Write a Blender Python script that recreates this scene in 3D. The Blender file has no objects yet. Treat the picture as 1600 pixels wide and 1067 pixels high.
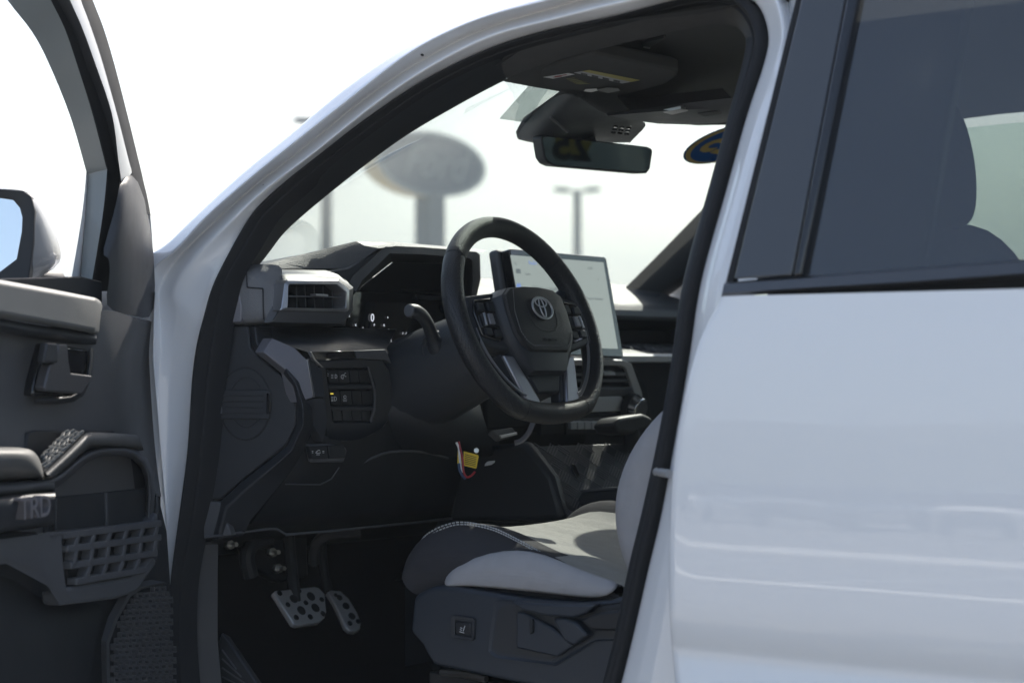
import bpy, bmesh, math, random
from mathutils import Vector as V, Matrix
random.seed(7)
R = math.radians
sc = bpy.context.scene
COL = sc.collection
# ------------------------------------------------------------------ camera, sky, sun, exposure
F_PX = 3111.0                                  # 70 mm lens on a 36 mm sensor, measured on a 1600 px wide frame
THETA = R(53.0)                                # angle between the view and the truck's nose
PITCH = math.atan((575 - 533.5) / F_PX)
cd = V((math.cos(THETA)*math.cos(PITCH), -math.sin(THETA)*math.cos(PITCH), math.sin(PITCH)))
cr = V((-math.sin(THETA), -math.cos(THETA), 0.0))
cu = cr.cross(cd)
CAM = V((-1.9567, 3.0117, 1.2662))             # truck axes: x forward, y to its left, z up, ground 0
cam_d = bpy.data.cameras.new('camera')
cam = bpy.data.objects.new('camera', cam_d); COL.objects.link(cam)
cam_d.lens = 70.0; cam_d.sensor_width = 36.0; cam_d.clip_start = 0.05; cam_d.clip_end = 3000
cam.matrix_world = Matrix(((cr.x, cu.x, -cd.x, CAM.x), (cr.y, cu.y, -cd.y, CAM.y), (cr.z, cu.z, -cd.z, CAM.z), (0, 0, 0, 1)))
cam_d.dof.use_dof = True; cam_d.dof.focus_distance = 3.2; cam_d.dof.aperture_fstop = 4.5
sc.camera = cam
SUN_AZ, SUN_EL = R(71.0), R(42.0)              # to the right of the nose, height
world = bpy.data.worlds.new('World'); sc.world = world; world.use_nodes = True
wn = world.node_tree.nodes
sky = wn.new('ShaderNodeTexSky'); sky.sky_type = 'NISHITA'; sky.sun_disc = False
sky.sun_elevation = SUN_EL; sky.sun_rotation = R(90) + SUN_AZ
sky.air_density = 1.0; sky.dust_density = 2.5; sky.ozone_density = 0.8; sky.altitude = 0
world.node_tree.links.new(sky.outputs[0], wn['Background'].inputs[0])
wn['Background'].inputs[1].default_value = 0.15
sun_d = bpy.data.lights.new('sun', 'SUN'); sun_d.energy = 5.0; sun_d.angle = R(0.53); sun_d.color = (1.0, 0.94, 0.85)
sun = bpy.data.objects.new('sun', sun_d); COL.objects.link(sun)
sdir = V((math.cos(SUN_AZ)*math.cos(SUN_EL), -math.sin(SUN_AZ)*math.cos(SUN_EL), math.sin(SUN_EL)))
sun.rotation_euler = sdir.to_track_quat('Z', 'Y').to_euler(); sun.location = sdir*30
sc.view_settings.view_transform = 'Standard'; sc.view_settings.look = 'None'
sc.view_settings.gamma = 1.0; sc.view_settings.use_curve_mapping = False
sc.view_settings.exposure = 0.72
sc.cycles.max_bounces = 8; sc.cycles.transparent_max_bounces = 24; sc.cycles.glossy_bounces = 5

# ------------------------------------------------------------------ measuring: a sight line of the photograph met with a known plane
def ray(px, py): return cd + cr*((px-800)/F_PX) + cu*((533.5-py)/F_PX)
def PL(px, py, p0, n):
    r_ = ray(px, py); n = V(n); return CAM + r_*(((V(p0)-CAM).dot(n))/r_.dot(n))
def X(px, py, x): return PL(px, py, (x, 0, 0), (1, 0, 0))
def Y(px, py, y): return PL(px, py, (0, y, 0), (0, 1, 0))
def Z(px, py, z): return PL(px, py, (0, 0, z), (0, 0, 1))
def SURF(px, py, g):                            # surface y = g(z)
    r_ = ray(px, py); lo, hi = 1.0, 6.0
    for _ in range(50):
        m = (lo+hi)/2; p = CAM + r_*m
        if p.y > g(p.z): lo = m
        else: hi = m
    return CAM + r_*hi

# ------------------------------------------------------------------ materials
MATS = {}
def mat(name, col, rough=0.5, metal=0.0, coat=0.0, bump=0.0, bscale=400.0, var=0.0, vscale=6.0, spec=0.5, kind='noise', emis=None, estr=0.0, coat_rough=0.03, rvar=0.0):
    if name in MATS: return MATS[name]
    m = bpy.data.materials.new(name); m.use_nodes = True; MATS[name] = m
    nt = m.node_tree; N = nt.nodes; L = nt.links
    b = N['Principled BSDF']
    b.inputs['Base Color'].default_value = (*col, 1); b.inputs['Roughness'].default_value = rough
    b.inputs['Metallic'].default_value = metal; b.inputs['Coat Weight'].default_value = coat
    b.inputs['Coat Roughness'].default_value = coat_rough; b.inputs['Specular IOR Level'].default_value = spec
    if emis: b.inputs['Emission Color'].default_value = (*emis, 1); b.inputs['Emission Strength'].default_value = estr
    tc = N.new('ShaderNodeTexCoord')
    if var > 0 or rvar > 0:
        no = N.new('ShaderNodeTexNoise'); no.inputs['Scale'].default_value = vscale; no.inputs['Detail'].default_value = 6
        L.new(tc.outputs['Object'], no.inputs['Vector'])
        if var > 0:
            mx = N.new('ShaderNodeMixRGB'); mx.inputs[1].default_value = (*[max(0, c*(1-var)) for c in col], 1); mx.inputs[2].default_value = (*[min(1, c*(1+var)) for c in col], 1)
            L.new(no.outputs['Fac'], mx.inputs[0]); L.new(mx.outputs[0], b.inputs['Base Color'])
        if rvar > 0:
            mr = N.new('ShaderNodeMapRange'); mr.inputs[3].default_value = max(0.02, rough-rvar); mr.inputs[4].default_value = rough+rvar
            mr.inputs[1].default_value = 0.3; mr.inputs[2].default_value = 0.7
            L.new(no.outputs['Fac'], mr.inputs[0]); L.new(mr.outputs[0], b.inputs['Roughness'])
    if bump > 0:
        if kind == 'noise':
            t = N.new('ShaderNodeTexNoise'); t.inputs['Scale'].default_value = bscale; t.inputs['Detail'].default_value = 2; o = t.outputs['Fac']
        elif kind == 'leather':
            t = N.new('ShaderNodeTexVoronoi'); t.inputs['Scale'].default_value = bscale; o = t.outputs['Distance']
        elif kind == 'perf':
            t = N.new('ShaderNodeTexVoronoi'); t.inputs['Scale'].default_value = bscale; t.inputs['Randomness'].default_value = 0.12
            cmp = N.new('ShaderNodeMapRange'); cmp.inputs[1].default_value = 0.2; cmp.inputs[2].default_value = 0.38
            L.new(t.outputs['Distance'], cmp.inputs[0]); o = cmp.outputs[0]
        elif kind == 'weave':
            t = N.new('ShaderNodeTexVoronoi'); t.inputs['Scale'].default_value = bscale; t.inputs['Randomness'].default_value = 0.35; o = t.outputs['Distance']
        L.new(tc.outputs['Object'], t.inputs['Vector'])
        if kind == 'weave':
            n2 = N.new('ShaderNodeTexNoise'); n2.inputs['Scale'].default_value = 16; n2.inputs['Detail'].default_value = 4
            mp = N.new('ShaderNodeMapping'); mp.inputs['Scale'].default_value = (.35, 1.0, 1.4); L.new(tc.outputs['Object'], mp.inputs['Vector']); L.new(mp.outputs[0], n2.inputs['Vector'])
            ad = N.new('ShaderNodeMath'); ad.operation = 'MULTIPLY_ADD'; ad.inputs[1].default_value = 9.0; L.new(n2.outputs['Fac'], ad.inputs[0]); L.new(o, ad.inputs[2]); o = ad.outputs[0]
        bp = N.new('ShaderNodeBump'); bp.inputs['Strength'].default_value = bump; bp.inputs['Distance'].default_value = 0.001
        L.new(o, bp.inputs['Height']); L.new(bp.outputs[0], b.inputs['Normal'])
    return m
def glass(name, tint, refl_rough=0.0, dust_glare=0.0, ior=1.55):
    m = bpy.data.materials.new(name); m.use_nodes = True; MATS[name] = m
    nt = m.node_tree; N = nt.nodes; L = nt.links; N.remove(N['Principled BSDF']); out = N['Material Output']
    tr = N.new('ShaderNodeBsdfTransparent'); tr.inputs[0].default_value = (*tint, 1)
    gl = N.new('ShaderNodeBsdfGlossy'); gl.inputs['Roughness'].default_value = refl_rough
    fr = N.new('ShaderNodeFresnel'); ge = N.new('ShaderNodeNewGeometry')      # same reflectance from both sides of the pane
    io = N.new('ShaderNodeMapRange'); io.inputs[3].default_value = ior; io.inputs[4].default_value = 1/ior
    L.new(ge.outputs['Backfacing'], io.inputs[0]); L.new(io.outputs[0], fr.inputs[0])
    base = tr.outputs[0]
    if dust_glare > 0:  # dust layer added to pale the pane like veiling glare
        df = N.new('ShaderNodeBsdfTranslucent'); df.inputs[0].default_value = (.85, .9, .88, 1)
        d2 = N.new('ShaderNodeBsdfDiffuse'); d2.inputs[0].default_value = (.6, .6, .58, 1)
        md = N.new('ShaderNodeMixShader'); md.inputs[0].default_value = 0.25; L.new(df.outputs[0], md.inputs[1]); L.new(d2.outputs[0], md.inputs[2])
        tc = N.new('ShaderNodeTexCoord'); no = N.new('ShaderNodeTexNoise'); no.inputs['Scale'].default_value = 3.0; no.inputs['Detail'].default_value = 5
        L.new(tc.outputs['Object'], no.inputs['Vector'])
        mr = N.new('ShaderNodeMapRange'); mr.inputs[1].default_value = .3; mr.inputs[2].default_value = .7; mr.inputs[3].default_value = dust_glare*.8; mr.inputs[4].default_value = dust_glare*1.2
        L.new(no.outputs['Fac'], mr.inputs[0])
        mm = N.new('ShaderNodeMixShader'); L.new(mr.outputs[0], mm.inputs[0]); L.new(base, mm.inputs[1]); L.new(md.outputs[0], mm.inputs[2]); base = mm.outputs[0]
    mx = N.new('ShaderNodeMixShader'); L.new(fr.outputs[0], mx.inputs[0]); L.new(base, mx.inputs[1]); L.new(gl.outputs[0], mx.inputs[2])
    L.new(mx.outputs[0], out.inputs[0]); return m

PAINT = mat('white_paint', (.80, .81, .83), .38, coat=1.0, bump=.015, bscale=60, coat_rough=.02, spec=.3)
PAINT.node_tree.nodes['Principled BSDF'].inputs['Coat IOR'].default_value = 1.62
PLAS = mat('black_grained_plastic', (.027, .030, .036), .47, spec=.45, bump=.35, bscale=900, rvar=.10, vscale=11, var=.12)
PLASD = mat('matte_black_plastic', (.015, .017, .021), .55, spec=.4, bump=.2, bscale=900, rvar=.06)
PLASG = mat('charcoal_plastic', (.085, .088, .096), .50, spec=.4, bump=.35, bscale=800, var=.10, vscale=9, rvar=.09)
CAPG = mat('light_charcoal_plastic', (.17, .172, .18), .55, bump=.4, bscale=600, kind='leather', spec=.3, rvar=.05)
PADG = mat('grey_dash_leather', (.055, .057, .06), .55, spec=.4, bump=.6, bscale=520, kind='leather', rvar=.06, vscale=10)
DOORPAD = mat('grey_door_pad', (.145, .148, .145), .54, spec=.35, bump=.4, bscale=600, var=.08, vscale=30, rvar=.05)
DOORP = mat('grey_door_plastic', (.085, .086, .09), .48, bump=.35, bscale=700, var=.08, vscale=9, rvar=.08, spec=.45)
ARMP = mat('dark_armrest_pad', (.09, .091, .089), .55, bump=.4, bscale=600, var=.1, vscale=25, rvar=.08, spec=.4)
GLOSSB = mat('gloss_black', (.006, .006, .008), .08, coat=.6)
SATIN = mat('satin_window_trim', (.045, .048, .054), .28, coat=.8, coat_rough=.12, bump=.05, bscale=300)
RUB = mat('rubber_seal', (.026, .027, .030), .7, spec=.12, bump=.2, bscale=700, rvar=.08, vscale=20)
SILV = mat('satin_silver_trim', (.42, .42, .44), .34, metal=.85, rvar=.04, vscale=20)
ACC = mat('bronze_grey_accent', (.20, .195, .215), .42, metal=.35, bump=.1, bscale=900)
LEATH = mat('black_leather', (.018, .018, .02), .46, spec=.4, bump=.8, bscale=620, kind='leather')
PERF = mat('perforated_leather', (.018, .018, .02), .45, bump=1.0, bscale=330, kind='perf')
FABL = mat('light_grey_fabric', (.42, .41, .42), .85, bump=.9, bscale=900, kind='weave', var=.1, vscale=40, spec=.15)
FABC = mat('grey_fabric', (.33, .325, .305), .85, bump=.9, bscale=800, kind='weave', var=.12, vscale=60, spec=.15)
FABD = mat('charcoal_fabric', (.05, .049, .054), .85, bump=.9, bscale=900, kind='weave', var=.12, vscale=40, spec=.15)
HEADL = mat('black_headliner_cloth', (.075, .075, .075), .9, bump=.5, bscale=700, var=.1, vscale=60, spec=.1)
CARP = mat('black_carpet', (.012, .013, .016), .95, bump=1.0, bscale=500, spec=.05)
STITCH = mat('white_thread', (.5, .5, .5), .8)
ALU = mat('brushed_aluminium', (.55, .55, .56), .38, metal=.45, rvar=.1, vscale=60)
CHROME = mat('chrome', (.65, .65, .67), .12, metal=1.0)
STEEL = mat('zinc_steel', (.5, .5, .48), .3, metal=1.0)
MIRR = mat('mirror_glass', (.82, .84, .85), .01, metal=1.0)
DMIRR = mat('dimming_mirror_glass', (.34, .37, .37), .015, metal=1.0)
WHT = mat('white_print', (.75, .75, .75), .6)
LITW = mat('lit_white_glyph', (.3, .3, .3), .5, emis=(.85, .9, 1.0), estr=.55)
LITY = mat('lit_amber_mark', (.3, .25, .05), .5, emis=(1.0, .8, .1), estr=.5)
YEL = mat('yellow_label', (.72, .50, .02), .5)
YEL2 = mat('dull_yellow_label', (.42, .36, .10), .6)
RED = mat('red_wire', (.32, .02, .03), .45)
BLU = mat('blue_wire', (.03, .06, .14), .45)
SCRN = mat('lit_screen', (.05, .05, .05), .12, emis=(.62, .70, .64), estr=.27, coat=.3)
SCRT = mat('screen_text_grey', (.05, .05, .05), .3, emis=(.2, .24, .25), estr=.35)
SCRB = mat('screen_text_blue', (.05, .05, .1), .3, emis=(.20, .32, .66), estr=.5)
WSHIELD = glass('windshield_glass', (.77, .835, .82), dust_glare=.03)
TINT = glass('tinted_door_glass', (.26, .30, .295), dust_glare=.05, ior=2.2)
CLEAR = glass('side_glass', (.86, .92, .88), dust_glare=.03)
BAND = glass('grey_windshield_film', (.36, .40, .385), dust_glare=.05)

def translucent(name, col):
    m = bpy.data.materials.new(name); m.use_nodes = True; N = m.node_tree.nodes; L = m.node_tree.links; N.remove(N['Principled BSDF'])
    a = N.new('ShaderNodeBsdfDiffuse'); b = N.new('ShaderNodeBsdfTranslucent'); x = N.new('ShaderNodeMixShader'); x.inputs[0].default_value = .55
    for q in (a, b): q.inputs[0].default_value = (*col, 1)
    L.new(a.outputs[0], x.inputs[1]); L.new(b.outputs[0], x.inputs[2]); L.new(x.outputs[0], N['Material Output'].inputs[0]); return m
SILV2 = mat('silver_paint_trim', (.50, .51, .53), .42, metal=.15, coat=.2)
SPK = mat('silver_spoke_insert', (.34, .335, .36), .36, metal=.6)
# ------------------------------------------------------------------ object helpers
def new_obj(name, me, m, parent=None):
    o = bpy.data.objects.new(name, me); COL.objects.link(o)
    if m is not None and hasattr(me, 'materials') and len(me.materials) == 0: me.materials.append(m)
    if parent is not None: o.parent = parent; o.matrix_parent_inverse = parent_inv(parent)
    return o
def world_of(o):
    m = Matrix.LocRotScale(o.location, o.rotation_euler, o.scale)
    if o.parent is not None: m = world_of(o.parent) @ o.matrix_parent_inverse @ m
    return m
def parent_inv(p): return world_of(p).inverted()
def tag(o, label, cat, group=None, kind=None):
    if label: o['label'] = label
    if cat: o['category'] = cat
    if group: o['group'] = group
    if kind: o['kind'] = kind
    return o
def thing(name, label, cat, loc, rz=0, group=None):
    o = bpy.data.objects.new(name, None); COL.objects.link(o); o.location = loc; o.rotation_euler = (0, 0, rz)
    o.empty_display_size = .2
    return tag(o, label, cat, group)
def finish(o, bevel=0, seg=2, sub=0, solid=0, ang=35, off=-1.0):
    me = o.data
    if len(me.polygons): me.polygons.foreach_set('use_smooth', [True]*len(me.polygons))
    if solid:
        md = o.modifiers.new('thick', 'SOLIDIFY'); md.thickness = solid; md.offset = off
    if bevel:
        md = o.modifiers.new('round', 'BEVEL'); md.width = bevel; md.segments = seg; md.limit_method = 'ANGLE'; md.angle_limit = R(30)
        md.harden_normals = False
    if sub:
        md = o.modifiers.new('smooth', 'SUBSURF'); md.levels = sub; md.render_levels = sub
    if not sub:
        try: me.set_sharp_from_angle(angle=R(ang))
        except Exception: pass
    return o
def mesh(name, verts, faces, m, parent=None, **kw):
    me = bpy.data.meshes.new(name); me.from_pydata([tuple(v) for v in verts], [], faces); me.validate(); me.update()
    return finish(new_obj(name, me, m, parent), **kw)
def catmull(pts, n):
    pts = [V(p) for p in pts]; out = []
    for i in range(len(pts)-1):
        p0 = pts[max(i-1, 0)]; p1 = pts[i]; p2 = pts[i+1]; p3 = pts[min(i+2, len(pts)-1)]
        for k in range(n):
            t = k/n
            out.append(.5*((2*p1)+(p2-p0)*t+(2*p0-5*p1+4*p2-p3)*t*t+(3*p1-p0-3*p2+p3)*t**3))
    out.append(pts[-1]); return out
def grid_faces(nr, nc, closed=False):
    f = []
    for i in range(nr-1):
        for j in range(nc if closed else nc-1):
            f.append((i*nc+j, i*nc+(j+1) % nc, (i+1)*nc+(j+1) % nc, (i+1)*nc+j))
    return f
def loft(name, rows, m, parent=None, dense=0, closed=False, **kw):
    if dense: rows = [catmull(r_, dense) for r_ in rows]
    vs = [p for r_ in rows for p in r_]
    return mesh(name, vs, grid_faces(len(rows), len(rows[0]), closed), m, parent, **kw)
def prism(name, pts, depth, m, parent=None, bevel=.002, seg=2, **kw):
    """a flat outline given thickness: depth is a vector pointing away from the outline's face"""
    d = V(depth); n = len(pts); vs = [V(p) for p in pts]+[V(p)+d for p in pts]
    fs = [tuple(range(n)), tuple(range(2*n-1, n-1, -1))]+[(i, n+i, n+(i+1) % n, (i+1) % n) for i in range(n)]
    o = mesh(name, vs, fs, m, parent)
    bm = bmesh.new(); bm.from_mesh(o.data); bmesh.ops.recalc_face_normals(bm, faces=bm.faces); bm.to_mesh(o.data); bm.free()
    return finish(o, bevel=bevel, seg=seg, **kw)
def ringframe(name, outer, inner, depth, m, parent=None, bevel=.0015, inner_push=None):
    """a frame between two outlines with the same count of points"""
    d = V(depth); n = len(outer); ip = V(inner_push) if inner_push else V((0, 0, 0))
    o_ = [V(p) for p in outer]; i_ = [V(p)+ip for p in inner]
    vs = o_+i_+[p+d for p in o_]+[p+d for p in i_]
    fs = []
    for k in range(n):
        q = (k+1) % n
        fs += [(k, q, n+q, n+k), (2*n+k, 3*n+k, 3*n+q, 2*n+q), (k, 2*n+k, 2*n+q, q), (n+k, n+q, 3*n+q, 3*n+k)]
    o = mesh(name, vs, fs, m, parent)
    bm = bmesh.new(); bm.from_mesh(o.data); bmesh.ops.recalc_face_normals(bm, faces=bm.faces); bm.to_mesh(o.data); bm.free()
    return finish(o, bevel=bevel)
def box(name, c, s, m, parent=None, rot=None, bevel=.002, axes=None, **kw):
    c = V(c); ax = axes or (V((1, 0, 0)), V((0, 1, 0)), V((0, 0, 1)))
    if rot: ax = tuple(rot @ a for a in ax)
    vs = [c+ax[0]*(i*s[0]/2)+ax[1]*(j*s[1]/2)+ax[2]*(k*s[2]/2) for i in (-1, 1) for j in (-1, 1) for k in (-1, 1)]
    fs = [(0, 1, 3, 2), (4, 6, 7, 5), (0, 4, 5, 1), (2, 3, 7, 6), (0, 2, 6, 4), (1, 5, 7, 3)]
    return mesh(name, vs, fs, m, parent, bevel=bevel, **kw)
def tube_geo(pts, rad, n=10, cap=True, flat=None):
    pts = [V(p) for p in pts]; vs = []; fs = []; k = len(pts)
    up = None
    for i, p in enumerate(pts):
        t = (pts[min(i+1, k-1)]-pts[max(i-1, 0)]).normalized()
        if up is None:
            up = V((0, 0, 1)) if abs(t.z) < .9 else V((1, 0, 0))
        a = t.cross(up).normalized(); b = a.cross(t).normalized(); up = b
        r_ = rad[i] if isinstance(rad, (list, tuple)) else rad
        for j in range(n):
            an = 2*math.pi*j/n
            vs.append(p+a*(r_*math.cos(an))+b*(r_*math.sin(an)*(flat or 1)))
    for i in range(k-1):
        for j in range(n): fs.append((i*n+j, i*n+(j+1) % n, (i+1)*n+(j+1) % n, (i+1)*n+j))
    if cap: fs += [tuple(range(n-1, -1, -1)), tuple(range((k-1)*n, k*n))]
    return vs, fs
def tube(name, pts, rad, m, parent=None, n=10, dense=0, flat=None, **kw):
    if dense: 
        if isinstance(rad, (list, tuple)):
            rad = [v.x for v in catmull([V((q, 0, 0)) for q in rad], dense)]
        pts = catmull(pts, dense)
    vs, fs = tube_geo(pts, rad, n, flat=flat); return mesh(name, vs, fs, m, parent, **kw)
def join_geo(parts):
    vs, fs = [], []
    for v, f in parts:
        b = len(vs); vs += list(v); fs += [tuple(i+b for i in q) for q in f]
    return vs, fs
def box_geo(c, ax, s):
    c = V(c)
    vs = [c+ax[0]*(i*s[0]/2)+ax[1]*(j*s[1]/2)+ax[2]*(k*s[2]/2) for i in (-1, 1) for j in (-1, 1) for k in (-1, 1)]
    return vs, [(0, 1, 3, 2), (4, 6, 7, 5), (0, 4, 5, 1), (2, 3, 7, 6), (0, 2, 6, 4), (1, 5, 7, 3)]
def disc(name, c, nrm, r1, h, m, parent=None, n=28, r2=None, bevel=.001, updir=None):
    nrm = V(nrm).normalized(); a = nrm.orthogonal().normalized(); b = nrm.cross(a); c = V(c)
    r2 = r1 if r2 is None else r2
    vs = [c+(a*math.cos(2*math.pi*i/n)+b*math.sin(2*math.pi*i/n))*r1 for i in range(n)]+[c+nrm*h+(a*math.cos(2*math.pi*i/n)+b*math.sin(2*math.pi*i/n))*r2 for i in range(n)]
    fs = [tuple(range(n-1, -1, -1)), tuple(range(n, 2*n))]+[(i, (i+1) % n, n+(i+1) % n, n+i) for i in range(n)]
    return mesh(name, vs, fs, m, parent, bevel=bevel)
def text(name, s, c, right, up, size, m, parent=None, depth=.0003, shear=0, align='CENTER', mirror=False, bold=0.0):
    cu_ = bpy.data.curves.new(name, 'FONT'); cu_.body = s; cu_.size = size; cu_.extrude = depth; cu_.align_x = align; cu_.align_y = 'CENTER'; cu_.shear = shear; cu_.resolution_u = 3; cu_.offset = bold
    t = bpy.data.objects.new(name, cu_); COL.objects.link(t)
    bpy.context.view_layer.update()
    me = bpy.data.meshes.new_from_object(t.evaluated_get(bpy.context.evaluated_depsgraph_get()))
    bpy.data.objects.remove(t); bpy.data.curves.remove(cu_)
    r_ = V(right).normalized(); u_ = (V(up)-r_*V(up).dot(r_)).normalized(); n_ = r_.cross(u_)
    for v in me.vertices:
        p = v.co.copy(); v.co = V(c)+r_*p.x+u_*p.y+n_*p.z
    me.materials.clear(); me.name = name
    return new_obj(name, me, m, parent)
# ------------------------------------------------------------------ the place: lot, hills
def asphalt():
    m = mat('pale_concrete', (.31, .295, .27), .9, bump=.6, bscale=90, var=.25, vscale=1.2); return m
ground = mesh('parking_lot', [(-450, -450, 0), (450, -450, 0), (450, 450, 0), (-450, 450, 0)], [(0, 1, 2, 3)], asphalt())
ground['kind'] = 'structure'
LINE = mat('white_line_paint', (.82, .82, .80), .7, var=.12, vscale=8)
for i in range(9):
    x0 = -6 + i*2.75
    o = mesh('parking_line', [(x0, 10.9, .004), (x0+.11, 10.9, .004), (x0+.11, 15.8, .004), (x0, 15.8, .004)], [(0, 1, 2, 3)], LINE)
    o['kind'] = 'structure'
KERB = mat('concrete_kerb', (.46, .45, .42), .85, bump=.4, bscale=60, var=.12, vscale=4)
def parked_car(x, y, rz, m, label):
    t = thing('parked_car', label, 'car', (x, y, 0), rz, 'cars parked across the lot')
    M = Matrix.Translation((x, y, 0)) @ Matrix.Rotation(rz, 4, 'Z')
    secs = [(-2.25,.55,.80,.72),(-2.15,.34,.95,.82),(-1.5,.28,1.0,.88),(-.4,.26,1.0,.90),(.9,.26,.97,.90),(1.9,.30,.86,.86),(2.2,.40,.70,.76)]
    o_ = loft('car_body', [[M @ V((sx_, w*a, z0+(z1-z0)*b)) for a, b in ((-.9,0),(-1,.25),(-1,.7),(-.93,1),(0,1.03),(.93,1),(1,.7),(1,.25),(.9,0))] for sx_, z0, z1, w in secs], m, t, sub=1)
    cab = [(-2.0,.98,.98,.70),(-1.45,.98,1.40,.64),(-.7,.98,1.47,.64),(.2,.98,1.45,.64),(1.05,.97,.98,.72)]
    loft('cabin_glass', [[M @ V((sx_, w*a, z0+(z1-z0)*b)) for a, b in ((-1.2,0),(-1.0,1),(0,1.02),(1.0,1),(1.2,0))] for sx_, z0, z1, w in cab], GLOSSB, t)
    loft('car_roof', [[M @ V((sx_, w*a, z1+.012)) for a in (-1.02,-.5,0,.5,1.02)] for sx_, z0, z1, w in cab[1:4]], m, t, sub=1)
    for sx_ in (-1.35, 1.35):
        for s_ in (-1, 1):
            disc('wheel', M @ V((sx_, s_*.86, .33)), (M.to_3x3() @ V((0, s_, 0))), .33, .06, RUB, t, n=20, bevel=.01)
    return t
cp_w = mat('car_paint_white', (.8, .8, .79), .3, coat=1); cp_s = mat('car_paint_silver', (.45, .46, .47), .3, metal=.5, coat=1); cp_d = mat('car_paint_dark', (.03, .035, .05), .3, coat=1)
for i, (m_, nm) in enumerate(((cp_w, 'white'), (cp_s, 'silver'), (cp_w, 'white'), (cp_d, 'dark'), (cp_w, 'white'), (cp_s, 'silver'), (cp_w, 'white'), (cp_w, 'white'))):
    parked_car(8.5+i*2.9, 41+.3*(i % 3), R(90), m_, ('first', 'second', 'third', 'fourth', 'fifth', 'sixth', 'seventh', 'eighth')[i]+' car from the right in the row along the kerb, '+nm)
o = box('kerb', (0, 45, .065), (90, .22, .13), KERB, bevel=.02); o['kind'] = 'structure'
for y_, x0, x1 in ((10.6, -8, 26), (18.0, -8, 32)):
    o = box('streak_kerb', ((x0+x1)/2, y_, .04), (x1-x0, .16, .09), LINE, bevel=.015); o['kind'] = 'structure'  # unseen kerbs added to put bright streaks into the door's reflections
for i, (m_, nm) in enumerate(((cp_w, 'white'), (cp_w, 'white'), (cp_s, 'silver'), (cp_w, 'white'), (cp_d, 'dark'))):
    parked_car(8.0+i*3.4, 31+.2*(i % 2), R(90), m_, ('rightmost', 'second', 'middle', 'fourth', 'leftmost')[i]+' car of the nearer parked row, '+nm)
# wooded ridge on the camera's side of the lot
HILL = mat('wooded_hill', (.07, .085, .05), .95, var=.35, vscale=.06)
rows = []
for k in range(7):
    u = k/6; row = []
    for i in range(81):
        a = -1.5 + 3.0*i/80
        rr = 95 + 190*u
        h = (19 + 6*math.sin(3.1*a+.6) + 2.4*math.sin(9*a) + 1.0*math.sin(31*a+1.3) + random.uniform(-.4, .4))*math.sin(u*math.pi/2)
        row.append(V((rr*math.sin(a)-10, rr*math.cos(a), h-.3*(u == 0))))
    rows.append(row)
hill = loft('hill', rows, HILL); hill['kind'] = 'structure'
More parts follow.
